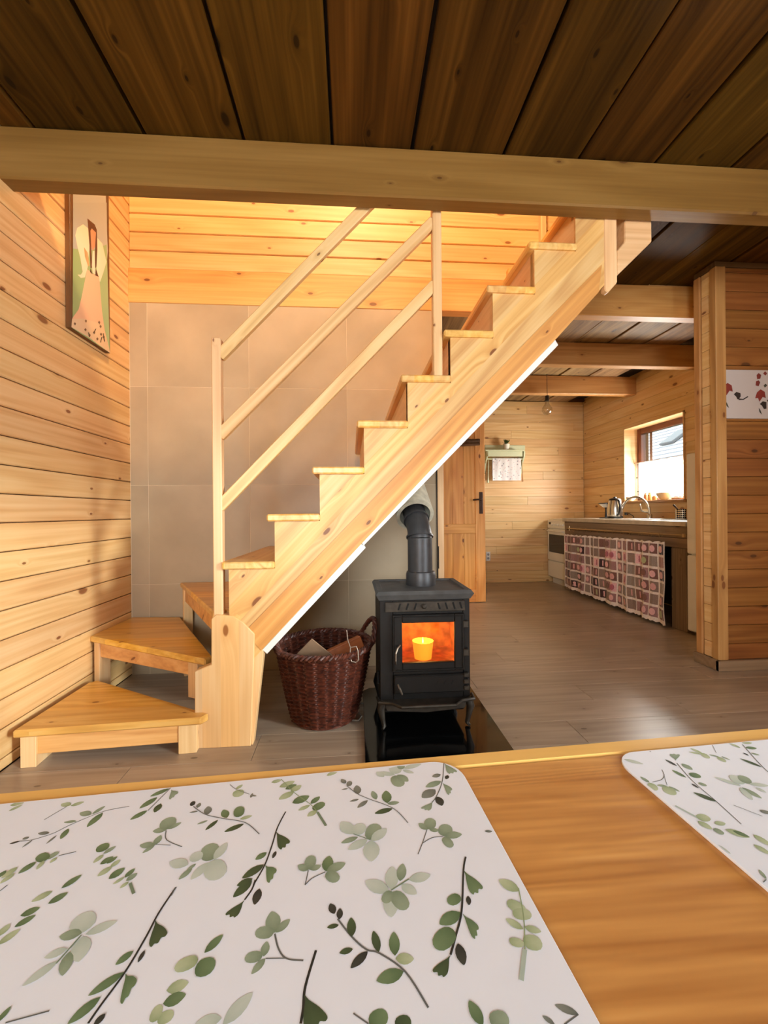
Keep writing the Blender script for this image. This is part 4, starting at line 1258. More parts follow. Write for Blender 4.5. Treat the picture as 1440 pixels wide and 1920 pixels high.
MB().tube([(XR + 0.11, WY0, czt + 0.004), (XR + 0.11, WY1, czt + 0.004)], 0.005, 6).build('curtain_wire', wire, cc)

# ---- wall shelf, plant, tea towel, spoon
mint = plain('pale_green_paint', (214, 218, 178), 0.5)
YW = YK - 0.002
def KX(u, Y=YW): return PY(u, 870, Y).x
def KZ(v, Y=YW, u=948): return PY(u, v, Y).z
shf = tag(empty('wall_shelf', (KX(947), YW, KZ(845))), 'small pale green shelf with side brackets on the kitchen end wall', 'shelf')
xa, xb = KX(909), KX(984)
zt_ = KZ(835)
MB().box(xa, xb, YW - 0.015, YW, zt_ - 0.06, zt_, 0.003).build('back_rail', mint, shf)
YSf = YW - 0.19
zs_ = PY(948, 843, YSf).z
MB().box(PY(910, 843, YSf).x, PY(984, 843, YSf).x, YSf, YW - 0.002, zs_ - 0.02, zs_, 0.003).build('shelf_board', mint, shf)
MB().box(PY(915, 850, YSf).x, PY(980, 850, YSf).x, YSf + 0.006, YSf + 0.02, zs_ - 0.09, zs_ - 0.02, 0.003).build('apron', mint, shf)
for u in (911, 980):
    xx = PY(u, 850, YSf + 0.05).x
    MB().prism([(YW, zs_ - 0.02), (YSf + 0.01, zs_ - 0.02), (YSf + 0.02, zs_ - 0.09), (YW - 0.10, zs_ - 0.17), (YW - 0.06, zs_ - 0.30), (YW, zs_ - 0.34)], 'X', xx, xx + 0.02, 0.002).build('side_bracket', mint, shf)
zrod = zs_ - 0.115
MB().tube([(PY(911, 850, YSf + 0.05).x, YSf + 0.06, zrod), (PY(980, 850, YSf + 0.05).x + 0.02, YSf + 0.06, zrod)], 0.010, 8).build('towel_rod', mint, shf)
ptx, pty = PY(949, 838, YW - 0.09).x, YW - 0.10
pot = tag(empty('potted_plant', (ptx, pty, zs_)), 'little green plant in a white pot on the wall shelf', 'plant')
MB().lathe([(0.030, 0.001), (0.040, 0.05), (0.044, 0.085), (0.038, 0.085), (0.03, 0.02)], (ptx, pty, zs_), 16).build('pot', plain('pot_white', (238, 232, 210), 0.4), pot, smooth=True)
rp = random.Random(3)
for k in range(26):
    a, el = rp.uniform(0, 6.28), rp.uniform(0.15, 1.35)
    L_ = rp.uniform(0.05, 0.10)
    d = Vector((math.cos(a) * math.cos(el), math.sin(a) * math.cos(el), math.sin(el)))
    s = d.cross(Vector((0, 0, 1))).normalized() * 0.009
    b0 = Vector((ptx, pty, zs_ + 0.08)); m_ = b0 + d * L_ * 0.6; tp = b0 + d * L_
    MB().raw([b0, m_ + s, tp, m_ - s, m_ + Vector((0, 0, 0.004))], [(0, 1, 4), (1, 2, 4), (2, 3, 4), (3, 0, 4)]).build('leaf', plain('plant_leaf', (78, 92, 40), 0.6, noise=0.4, nscale=60), pot)
# towel
tm = NT('printed_tea_towel')
tc = tm.n('ShaderNodeTexCoord').outputs['Object']
vo = tm.n('ShaderNodeTexVoronoi'); vo.inputs['Scale'].default_value = 22; tm.l(tc, vo.inputs['Vector'])
vo2 = tm.n('ShaderNodeTexVoronoi'); vo2.inputs['Scale'].default_value = 31; tm.l(tc, vo2.inputs['Vector'])
c0 = tm.mix(tm.maprange(vo.outputs['Distance'], 0.14, 0.24, 0.8, 0), lin(242, 236, 232), lin(140, 132, 136))
c0 = tm.mix(tm.maprange(vo2.outputs['Distance'], 0.16, 0.30, 0.5, 0), c0, lin(226, 176, 168))
tm.l(c0, tm.b.inputs['Base Color']); tm.b.inputs['Roughness'].default_value = 0.9
Yt = YSf + 0.06
ta, tb_ = PY(923, 870, Yt).x, PY(976, 870, Yt).x
tz0 = PY(948, 901, Yt).z
vs, fs = [], []
nn = 40
rowsz = [(Yt - 0.014, tz0), (Yt - 0.014, zrod), (Yt, zrod + 0.014), (Yt + 0.014, zrod), (Yt + 0.014, tz0 + 0.06)]
for (yy, zz) in rowsz:
    for i in range(nn + 1):
        t = i / nn
        vs.append((ta + (tb_ - ta) * t, yy + 0.004 * math.sin(t * 25) * (1 if zz < zrod else 0.2), zz))
for j in range(len(rowsz) - 1):
    for i in range(nn):
        fs.append((j * (nn + 1) + i, j * (nn + 1) + i + 1, (j + 1) * (nn + 1) + i + 1, (j + 1) * (nn + 1) + i))
tag(MB().raw(vs, fs).build('tea_towel', tm.m, smooth=True), 'white patterned tea towel hanging from the green wall shelf', 'towel')
pa, pb_ = PY(916, 866, Yt), PY(915, 905, Yt)
tag(MB().tube([pa + Vector((0, 0, 0.02)), pa.lerp(pb_, 0.75), pb_], [0.004, 0.005, 0.014], 8).build('hanging_spoon', mint, smooth=True), 'pale long spoon hanging from the left end of the wall shelf', 'spoon')
pa, pb_ = PY(979, 870, Yt), PY(980, 903, Yt)
tag(MB().tube([pa + Vector((0, 0, 0.02)), pa.lerp(pb_, 0.6), pb_], [0.004, 0.006, 0.012], 8).build('hanging_ladle', plain('wooden_ladle', (196, 142, 92), 0.6), smooth=True), 'brown wooden ladle hanging at the right of the tea towel', 'ladle')
# socket
sx0 = KX(909.5, YK)
so = tag(MB().box(KX(909.5), KX(917.5), YK - 0.012, YK - 0.0005, KZ(1051), KZ(1034), 0.003).build('wall_socket', plain('socket_white', (232, 228, 220), 0.4)), 'white wall socket low on the kitchen end wall', 'socket')
for z in (KZ(1039), KZ(1046)):
    MB().lathe([(0.016, 0), (0.016, 0.002)], n=14).build('outlet', plain('outlet_grey', (150, 150, 152), 0.5), so, loc=(KX(913.5), YK - 0.012, z), rot=(math.pi / 2, 0, 0))
# pendant bulb hung in front of the far beam
PBY = 4.50
pb0 = PY(1025.5, 722, PBY)
bulb = tag(empty('pendant_bulb', (pb0.x, PBY, ZB1)), 'bare clear light bulb hanging on a cord from the kitchen ceiling', 'lamp')
zs0, zs1 = PY(1027, 742, PBY).z, PY(1027, 752, PBY).z
MB().tube([(pb0.x, PBY, ZB1), (pb0.x + 0.002, PBY, zs0)], 0.003, 6).build('cord', plain('cord_brown', (70, 50, 36), 0.7), bulb)
MB().lathe([(0.020, 0), (0.022, zs1 - zs0), (0.012, zs1 - zs0 - 0.004)], (pb0.x, PBY, zs0), 14).build('socket', blackp, bulb, smooth=True)
zb_ = PY(1027, 778, PBY).z
hb = zs1 - zb_
MB().lathe([(0.002, -hb), (0.035, -hb + 0.012), (0.055, -hb + 0.045), (0.050, -hb + 0.078), (0.022, -0.03), (0.018, 0.0)], (pb0.x, PBY, zs1), 24, caps=False).build('glass_globe', glass('bulb_glass', (240, 236, 226), 0.9), bulb, smooth=True)
MB().tube([(pb0.x - 0.012, PBY, zs1 - 0.02), (pb0.x - 0.018, PBY, zs1 - 0.07), (pb0.x, PBY, zs1 - 0.06), (pb0.x + 0.018, PBY, zs1 - 0.07), (pb0.x + 0.012, PBY, zs1 - 0.02)], 0.0015, 5).build('filament', brass, bulb)

# ---- outside: neighbour's metal roof seen through the kitchen window
nb = tag(empty('neighbour_house', (11.0, 12.0, -0.5)), 'pale neighbouring house with a ribbed light roof outside the window', 'house')
MB().box(9.6, 14.0, 3.5, 24.0, -0.5, 2.0).build('wall', plain('house_render', (226, 222, 214), 0.9), nb)
rs = Vector((9.0, 0, 1.75)); re_ = Vector((14.2, 0, 5.4))
roofm = plain('pale_roof_sheet', (236, 236, 238), 0.6)
MB().prism([(rs.x, rs.z), (re_.x, re_.z), (re_.x, re_.z - 0.1), (rs.x + 0.05, rs.z - 0.1)], 'Y', 3.0, 24.5).build('roof', roofm, nb)
for k in range(22):
    c_ = rs.lerp(re_, (k + 0.5) / 22)
    MB().box(c_.x - 0.02, c_.x + 0.02, 3.0, 24.5, c_.z - 0.005, c_.z + 0.03).build('roof_rib', plain('roof_rib', (158, 160, 168), 0.6), nb)
pr_ = ray(1268, 822)
tt = 0.0
for k in range(4000):
    tt = k * 0.01
    q_ = Vector((0, 0, CAM_H)) + pr_ * tt
    if q_.x > rs.x and q_.z < rs.z + (q_.x - rs.x) * (re_.z - rs.z) / (re_.x - rs.x):
        break
MB().box(-0.45, 0.45, -0.32, 0.32, 0.0, 0.10, 0.02).build('roof_window', plain('roof_window', (104, 108, 112), 0.3), nb, loc=(q_.x, q_.y, q_.z + 0.03), rot=(0, -math.atan2(re_.z - rs.z, re_.x - rs.x), 0))
gr = struct(MB().box(3.6, 60, -30, 60, -0.6, -0.5).build('ground', plain('garden_grass', (110, 120, 80), 0.95, noise=0.3, nscale=3)))

# ================================================================== PICTURES
def decal(parent, name, polys, place, mat):
    """flat print: polys = [(points, colour0, colour1)], place(u,v,k) gives the point on the surface"""
    vs, fs, cols = [], [], []
    for k, (pts, c0, c1) in enumerate(polys):
        base = len(vs)
        P3 = [place(u, v, k) for u, v in pts]
        n = len(P3)
        for i, p in enumerate(P3):
            vs.append(p)
            t = i / max(1, n - 1)
            t = 1 - abs(2 * t - 1)
            cols.append(tuple(a + (b - a) * t for a, b in zip(lin(*c0), lin(*c1))))
        fs.append(tuple(range(base, base + n)))
    o = MB().raw(vs, fs)
    ob = o.build(name, mat, parent)
    ob['kind'] = 'stuff'
    ca_ = ob.data.color_attributes.new('Col', 'FLOAT_COLOR', 'POINT')
    for i, c_ in enumerate(cols):
        ca_.data[i].color = c_
    return ob


print_m = vcol('printed_colour', 0.55)
# painting of a winged figure on the left wall
Yn = PX(122, 600, XL).y
XFp = XL
for k in range(400):
    XFp = XL + 0.0005 * k
    dcam = XFp * math.sin(YAW) + Yn * math.cos(YAW)
    uu = 720 + F_PX * (XFp * math.cos(YAW) - Yn * math.sin(YAW)) / dcam
    if uu >= 136:
        break
XFp = min(XFp, XL + 0.085)
pf = PX(207, 663, XFp); pn = PX(137, 617, XFp)
zbot = (pf.z + pn.z) / 2
Yfar = pf.y
ZTOP = zbot + 0.98
paint = tag(MB().box(XL + 0.001, XFp, Yn, Yfar, zbot, ZTOP, 0.003).build('painting', wood('painting_board_side', 'Z', None, light=(128, 84, 44), mid=(104, 64, 30), dark=(70, 40, 18), knots=0.4)), 'tall narrow painting of a winged figure in a pale pink dress on the left wall', 'painting')
def onp(u, v, k):
    p = PX(u, v, XFp + 0.0004 + 0.00006 * k)
    p.y = min(max(p.y, Yn + 0.002), Yfar - 0.002); p.z = min(max(p.z, zbot + 0.002), ZTOP - 0.002)
    return p
Z = lambda x, y: (100 + x / 5.8214, 350 + y / 5.8182)
def poly(pts): return [Z(*p) for p in pts]
ptop = [(onp(136, 360, 0)), ]
polys = [
    ([(137, 250), (196, 250), (202, 470), (200, 500), (137, 480)], (176, 180, 174), (196, 198, 190)),
    ([(137, 462), (200, 455), (206, 664), (136, 618)], (150, 178, 122), (172, 192, 144)),
    ([(137, 380), (200, 380), (201, 458), (170, 470), (137, 466)], (172, 176, 170), (190, 192, 184)),
    (poly([(325, 410), (260, 450), (240, 530), (260, 640), (295, 780), (320, 930), (300, 960), (265, 960), (300, 995), (345, 990), (375, 880), (395, 640), (400, 470)]), (244, 232, 200), (238, 224, 188)),
    (poly([(480, 560), (535, 620), (580, 820), (545, 940), (510, 1040), (470, 960), (480, 700)]), (244, 232, 200), (240, 226, 192)),
    (poly([(370, 900), (430, 950), (500, 980), (510, 1100), (530, 1350), (560, 1560), (632, 1830), (380, 1640), (195, 1530), (210, 1430), (275, 1340), (310, 1200), (350, 1000)]), (236, 196, 160), (230, 184, 150)),
    (poly([(205, 1440), (330, 1440), (540, 1500), (632, 1830), (380, 1640), (195, 1530)]), (232, 206, 170), (222, 190, 150)),
    (poly([(400, 460), (470, 470), (465, 640), (430, 700), (395, 600)]), (214, 158, 120), (206, 148, 110)),
    (poly([(372, 345), (400, 370), (450, 410), (475, 470), (480, 690), (470, 870), (455, 900), (455, 700), (465, 500), (420, 455), (405, 480), (415, 690), (425, 880), (405, 890), (395, 640), (380, 450)]), (96, 56, 32), (84, 46, 26)),
    (poly([(405, 890), (430, 960), (400, 930)]), (84, 46, 26), (70, 40, 22)),
    (poly([(465, 895), (495, 985), (455, 965)]), (84, 46, 26), (70, 40, 22)),
    (poly([(430, 700), (450, 700), (460, 960), (430, 940), (420, 860)]), (244, 232, 206), (240, 226, 196)),
    (poly([(335, 660), (375, 720), (395, 860), (380, 870), (345, 760)]), (196, 158, 104), (214, 182, 128)),
]
for (a, b) in ((355, 1465), (235, 1495), (515, 1525), (445, 1590), (395, 1620), (520, 1610), (550, 1640), (480, 1660), (350, 1560), (500, 1480)):
    polys.append((poly([(a - 12, b), (a, b - 18), (a + 13, b - 2), (a + 4, b + 20)]), (112, 86, 62), (136, 100, 74)))
for (a, b, c2, d) in ((440, 1600, 465, 1550), (515, 1700, 530, 1640), (395, 1640, 385, 1590), (560, 1690, 545, 1600)):
    polys.append((poly([(a - 5, b), (c2 - 5, d), (c2 + 5, d), (a + 5, b)]), (88, 70, 48), (100, 80, 56)))
decal(paint, 'painted_figure', polys, onp, print_m)

# floral print on the partition
Yp = PYN - 0.004
fl = tag(MB().box(PY(1344, 700, Yp).x, PY(1344, 700, Yp).x + 0.85, Yp - 0.006, PYN - 0.0005, PY(1390, 785, Yp).z, PY(1390, 694, Yp).z, 0.001).build('floral_print', plain('print_paper', (196, 190, 190), 0.6)), 'white print with red and dark flowers on the shaded partition', 'print')
Q = lambda x, y: (1300 + x / 10.286, 640 + y / 10.283)
def onq(u, v, k): return PY(u, v, Yp - 0.0065 - 0.00005 * k)
pq = [
    ([Q(*p) for p in ((590, 860), (660, 800), (740, 850), (760, 970), (700, 950), (640, 1040), (610, 970), (555, 975))], (140, 50, 44), (120, 40, 36)),
    ([Q(*p) for p in ((780, 1020), (830, 975), (910, 1000), (915, 1060), (880, 1110), (850, 1120), (830, 1070))], (34, 28, 28), (44, 34, 32)),
    ([Q(*p) for p in ((870, 1100), (960, 1110), (1050, 1055), (1062, 1070), (970, 1128), (870, 1130))], (34, 28, 28), (44, 34, 32)),
    ([Q(*p) for p in ((625, 1160), (650, 1190), (690, 1290), (640, 1240))], (50, 56, 48), (60, 60, 50)),
    ([Q(*p) for p in ((1220, 650), (1260, 610), (1310, 650), (1290, 720), (1230, 730))], (130, 52, 48), (110, 44, 40)),
    ([Q(*p) for p in ((1345, 620), (1385, 575), (1425, 620), (1390, 660))], (130, 52, 48), (110, 44, 40)),
    ([Q(*p) for p in ((1210, 770), (1260, 750), (1290, 790), (1260, 865), (1200, 850))], (130, 52, 48), (110, 44, 40)),
    ([Q(*p) for p in ((1355, 850), (1395, 815), (1425, 850), (1380, 895))], (70, 72, 62), (60, 60, 50)),
    ([Q(*p) for p in ((1280, 1210), (1340, 1155), (1410, 1170), (1410, 1300), (1360, 1305), (1325, 1240))], (34, 28, 28), (44, 34, 32)),
    ([Q(*p) for p in ((1310, 1020), (1325, 970), (1345, 980), (1335, 1030))], (90, 64, 60), (100, 70, 64)),
]
pq += [([(u + 62, v + 12) for u, v in pts], a, b) for pts, a, b in pq[:4]]
decal(fl, 'printed_flowers', pq, onq, print_m)

# ================================================================== TABLE AND PLACEMATS
ZTB = 0.75
e0, e1 = PZ(0, 1484, ZTB), PZ(1440, 1363, ZTB)
td = (e1 - e0).normalized()
tn = Vector((td.y, -td.x, 0))           # towards the photographer
def TP(s, n_): return e0 + td * s + tn * n_
tb = tag(empty('dining_table', (0.2, -0.05, 0)), 'orange-brown wooden dining table in the foreground', 'table')
tw = wood('table_wood', 'X', 'Z', light=(230, 182, 110), mid=(211, 156, 84), dark=(170, 112, 52), knot=(104, 56, 22), knots=0.4, ring=90, rough=0.34, vary=0.03, bump=0.10, streak=0.85, fine=34, ringw=0.05, low=0.55, acr=24.0, lsc=2.2, nls=5.0)
def slab(n0, n1, s0_, s1_, z0, z1, name, mat, bev):
    pts = [TP(s0_, n0), TP(s1_, n0), TP(s1_, n1), TP(s0_, n1)]
    return MB().prism([(p.x, p.y) for p in pts], 'Z', z0, z1, bev).build(name, mat, tb)
slab(0.0, 0.0218, -0.55, 1.05, ZTB - 0.035, ZTB, 'edge_board', wood('table_edge', 'X', 'Z', light=(238, 190, 112), mid=(226, 172, 92), dark=(196, 138, 62), knots=0, ring=40, rough=0.34, vary=0.02, streak=0.4), 0.003)
slab(0.0222, 0.80, -0.55, 1.05, ZTB - 0.035, ZTB, 'table_top', tw, 0.002)
for n0, n1, s0_, s1_ in ((0.07, 0.09, -0.45, 0.95), (0.71, 0.73, -0.45, 0.95), (0.09, 0.71, -0.45, -0.43), (0.09, 0.71, 0.93, 0.95)):
    slab(n0, n1, s0_, s1_, ZTB - 0.13, ZTB - 0.035, 'apron', tw, 0.002)
for s_, n_ in ((-0.48, 0.05), (0.91, 0.05), (-0.48, 0.69), (0.91, 0.69)):
    slab(n_, n_ + 0.07, s_, s_ + 0.07, 0.0, ZTB - 0.035, 'leg', tw, 0.003)


def round_rect(c0, ax, ay, w_, h_, r_):
    pts = []
    for cx_, cy_, a0_ in ((w_ - r_, r_, -90), (w_ - r_, h_ - r_, 0), (r_, h_ - r_, 90), (r_, r_, 180)):
        for k in range(9):
            a = math.radians(a0_ + k * 90 / 8)
            pts.append(c0 + ax * (cx_ + r_ * math.cos(a)) + ay * (cy_ + r_ * math.sin(a)))
    return pts


ZM = ZTB + 0.0022
mat_top = plain('placemat_white', (230, 236, 246), 0.42, noise=0.012, nscale=40)
def inside(p, c0, ax, ay, w_, h_):
    d = p - c0
    a, b = d.dot(ax), d.dot(ay)
    return 0.001 < a < w_ - 0.001 and 0.001 < b < h_ - 0.001

PAL = {0: ((50, 68, 46), (72, 92, 60)), 1: ((74, 100, 66), (112, 136, 98)), 2: ((138, 156, 114), (184, 196, 162)), 3: ((170, 186, 174), (196, 206, 196)),
       4: ((34, 38, 36), (58, 64, 58)), 5: ((112, 132, 108), (150, 166, 142)), 6: ((92, 98, 92), (130, 136, 126)), 7: ((96, 100, 98), (112, 116, 112))}


def leaf_poly(p, q_, w_, lobed=False):
    d = q_ - p
    s = Vector((-d.y, d.x, 0)) * w_ * 0.5
    prof = ((0.0, 0.0), (0.10, 0.42), (0.25, 0.82), (0.45, 1.0), (0.65, 0.92), (0.82, 0.62), (0.94, 0.30), (1.0, 0.0))
    if w_ > 0.62:
        prof = ((0.0, 0.0), (0.04, 0.45), (0.16, 0.82), (0.38, 1.0), (0.62, 1.0), (0.84, 0.80), (0.96, 0.42), (1.0, 0.0))
    up = [p + d * t + s * h_ for t, h_ in prof]
    dn = [p + d * t - s * h_ for t, h_ in reversed(prof[1:-1])]
    return up + dn


def fan_poly(p, a, b):
    """lobed fan leaf: narrow base p, broad wavy end from a to b"""
    m = (a + b) / 2
    d = m - p
    w_ = a - b
    key = [p, p + d * 0.22 + w_ * 0.10, p + d * 0.55 + w_ * 0.40, p + d * 0.90 + w_ * 0.56, p + d * 1.02 + w_ * 0.40, p + d * 0.96 + w_ * 0.18, p + d * 1.10 - w_ * 0.02,
           p + d * 1.02 - w_ * 0.22, p + d * 1.08 - w_ * 0.40, p + d * 0.86 - w_ * 0.50, p + d * 0.50 - w_ * 0.30, p + d * 0.20 - w_ * 0.07]
    out = []
    n = len(key)
    for i in range(n):
        p0, p1, p2, p3 = key[i - 1], key[i], key[(i + 1) % n], key[(i + 2) % n]
        for k in range(3):
            t = k / 3
            out.append(0.5 * ((2 * p1) + (p2 - p0) * t + (2 * p0 - 5 * p1 + 4 * p2 - p3) * t * t + (3 * p1 - p0 - 3 * p2 + p3) * t ** 3))
    return out


def stem_poly(pts, w_):
    L_, R_ = [], []
    # smooth with Catmull-Rom
    sm = []
    for i in range(len(pts) - 1):
        p0 = pts[max(i - 1, 0)]; p1 = pts[i]; p2 = pts[i + 1]; p3 = pts[min(i + 2, len(pts) - 1)]
        for k in range(5):
            t = k / 5
            sm.append(0.5 * ((2 * p1) + (p2 - p0) * t + (2 * p0 - 5 * p1 + 4 * p2 - p3) * t * t + (3 * p1 - p0 - 3 * p2 + p3) * t ** 3))
    sm.append(pts[-1])
    for i, p in enumerate(sm):
        d = sm[min(i + 1, len(sm) - 1)] - sm[max(i - 1, 0)]
        n_ = Vector((-d.y, d.x, 0))
        n_ = n_.normalized() * w_ / 2 if n_.length > 1e-9 else Vector((0, 0, 0))
        L_.append(p + n_); R_.append(p - n_)
    return L_, R_


def in_view(p):
    d = p.x * math.sin(YAW) + p.y * math.cos(YAW)
    if d < 0.02:
        return False
    a, b = (p.x * math.cos(YAW) - p.y * math.sin(YAW)) / d, (p.z - CAM_H) / d
    c, s = math.cos(ROLL), math.sin(ROLL)
    u, v = 720 + F_PX * (a * c + b * s), 960 - F_PX * (-a * s + b * c)
    return -30 < u < 1470 and 1300 < v < 1945


def print_sprigs(parent, data, c0, ax, ay, w_, h_, repeat=()):
    vs, fs, cols = [], [], []
    kk = 0
    jobs = [(blk, None) for blk in data] + [(blk, mv) for mv, blks in repeat for blk in blks]
    for ((ox, oy, sc_), items), mv in jobs:
        T = (lambda x, y: PZ(ox + x / sc_, oy + y / sc_, ZM)) if mv is None else (lambda x, y: mv(PZ(ox + x / sc_, oy + y / sc_, ZM)))
        for it in items:
            kk += 1
            if mv is not None:
                # the repeat of the pattern carries on where the traced sprigs stop
                q0 = it[1][0] if it[0] == 'S' else (it[1] if it[0] == 'F' else it[1][:2])
                q1 = it[1][-1] if it[0] == 'S' else (it[2] if it[0] == 'F' else it[1][2:])
                if in_view(T(*q0)) or in_view(T(*q1)):
                    continue
            dz = Vector((0, 0, 0.00010 + 0.0000025 * (kk % 60)))
            if it[0] == 'S':
                pts = [T(*p) for p in it[1]]
                wd = it[2] if len(it) > 2 else 0.0006
                ci = it[3] if len(it) > 3 else 7
                L_, R_ = stem_poly(pts, wd)
                for i in range(len(L_) - 1):
                    quad = [L_[i], R_[i], R_[i + 1], L_[i + 1]]
                    if not all(inside(p, c0, ax, ay, w_, h_) for p in quad):
                        continue
                    b_ = len(vs)
                    vs.extend(p + dz for p in quad)
                    cols.extend([lin(*PAL[ci][0])] * 4)
                    fs.append((b_, b_ + 1, b_ + 2, b_ + 3))
                continue
            if it[0] == 'F':
                P3 = fan_poly(T(*it[1]), T(*it[2]), T(*it[3])); ci = it[4]
            else:
                (xa_, ya_, xb_, yb_), wd, ci = it[1], it[2], it[3]
                P3 = leaf_poly(T(xa_, ya_), T(xb_, yb_), wd)
            P3 = [Vector((p.x, p.y, ZM)) for p in P3]
            cen = sum(P3, Vector((0, 0, 0))) / len(P3)
            P3 = [p if inside(p, c0, ax, ay, w_, h_) else None for p in P3]
            if sum(p is None for p in P3) > 0:
                P3 = [p for p in P3 if p is not None]
                if len(P3) < 3:
                    continue
                cen = sum(P3, Vector((0, 0, 0))) / len(P3)
            b_ = len(vs)
            ca0, ca1 = lin(*PAL[ci][0]), lin(*PAL[ci][1])
            vs.append(cen + dz); cols.append(tuple(x * 0.25 + y_ * 0.75 for x, y_ in zip(ca0, ca1)))
            n = len(P3)
            for i, p in enumerate(P3):
                vs.append(p + dz)
                t = (0.5 + 0.5 * math.cos(2 * math.pi * i / n)) * 0.8 + 0.2 * ((i * 7 + kk) % 5) / 5
                cols.append(tuple(y_ + (x - y_) * t for x, y_ in zip(ca0, ca1)))
            for i in range(n):
                fs.append((b_, b_ + 1 + i, b_ + 1 + (i + 1) % n))
    o = MB().raw(vs, fs).build('leaf_print', print_m, parent)
    o['kind'] = 'stuff'
    at = o.data.color_attributes.new('Col', 'FLOAT_COLOR', 'POINT')
    for i, c_ in enumerate(cols):
        at.data[i].color = c_
    return o


Lf = lambda x0, y0, x1, y1, w_, c: ('L', (x0, y0, x1, y1), w_, c)
S1 = ((0, 1440, 4.0), [
    ('S', [(970, 288), (780, 325), (590, 400), (500, 440), (400, 490), (240, 540), (140, 550)]),
    Lf(685, 350, 600, 335, .55, 5), Lf(690, 348, 790, 285, .38, 5), Lf(770, 335, 652, 445, .38, 1), Lf(575, 400, 478, 408, .32, 5), Lf(512, 455, 455, 535, .42, 1), Lf(425, 505, 347, 570, .24, 6), Lf(370, 490, 285, 490, .42, 6), Lf(215, 525, 170, 530, .7, 6), Lf(150, 550, 70, 570, .34, 4), Lf(245, 540, 165, 598, .24, 6),
    Lf(530, 280, 460, 270, .6, 2), Lf(530, 285, 632, 255, .5, 2), ('S', [(500, 290), (330, 390)]), Lf(65, 325, 170, 275, .4, 2), Lf(75, 280, 180, 262, .5, 2),
    ('S', [(1280, 150), (1180, 250), (1110, 320)], 0.0007), Lf(1270, 155, 1125, 215, .36, 1), Lf(1180, 220, 1045, 305, .40, 1), Lf(1105, 320, 975, 390, .42, 1), ('F', (1285, 165), (1335, 190), (1270, 238), 5), Lf(1205, 268, 1160, 335, .55, 0),
    Lf(1255, 460, 1145, 475, .6, 5), Lf(1255, 460, 1265, 372, .85, 5), Lf(1255, 460, 1360, 410, .45, 5), ('S', [(1245, 470), (1250, 540), (1365, 592)]), Lf(1160, 580, 1048, 580, .55, 5), Lf(1160, 580, 1205, 505, .55, 5), Lf(1160, 580, 1068, 640, .42, 5), ('S', [(1165, 575), (1280, 580)], 0.0004),
    Lf(770, 628, 770, 570, .95, 1), Lf(775, 645, 868, 588, .48, 5), Lf(775, 650, 700, 715, .5, 2), Lf(750, 725, 850, 665, .6, 1), Lf(800, 720, 880, 665, .5, 1), Lf(830, 745, 900, 690, .6, 2), Lf(840, 740, 730, 815, .55, 2), Lf(815, 835, 935, 750, .62, 1), Lf(935, 825, 1010, 755, .5, 1), Lf(945, 850, 1030, 790, .62, 5), Lf(935, 820, 845, 875, .38, 2), Lf(965, 855, 898, 905, .5, 2), ('S', [(975, 865), (1003, 945)], 0.0016, 5),
    Lf(350, 685, 440, 630, .65, 5), Lf(345, 695, 295, 650, .7, 1), Lf(330, 695, 275, 765, .42, 2), Lf(425, 672, 375, 715, .6, 2), Lf(270, 705, 137, 795, .5, 1), Lf(130, 745, 10, 830, .55, 2), Lf(110, 790, 0, 870, .5, 2), ('S', [(440, 660), (570, 630)]), Lf(45, 770, -20, 830, .6, 1),
    Lf(460, 905, 612, 803, .42, 1), ('S', [(1318, 895), (1285, 960)]), Lf(1410, 730, 1275, 705, .6, 3), Lf(1440, 755, 1340, 840, .42, 5), ('S', [(55, 880), (0, 925)])])
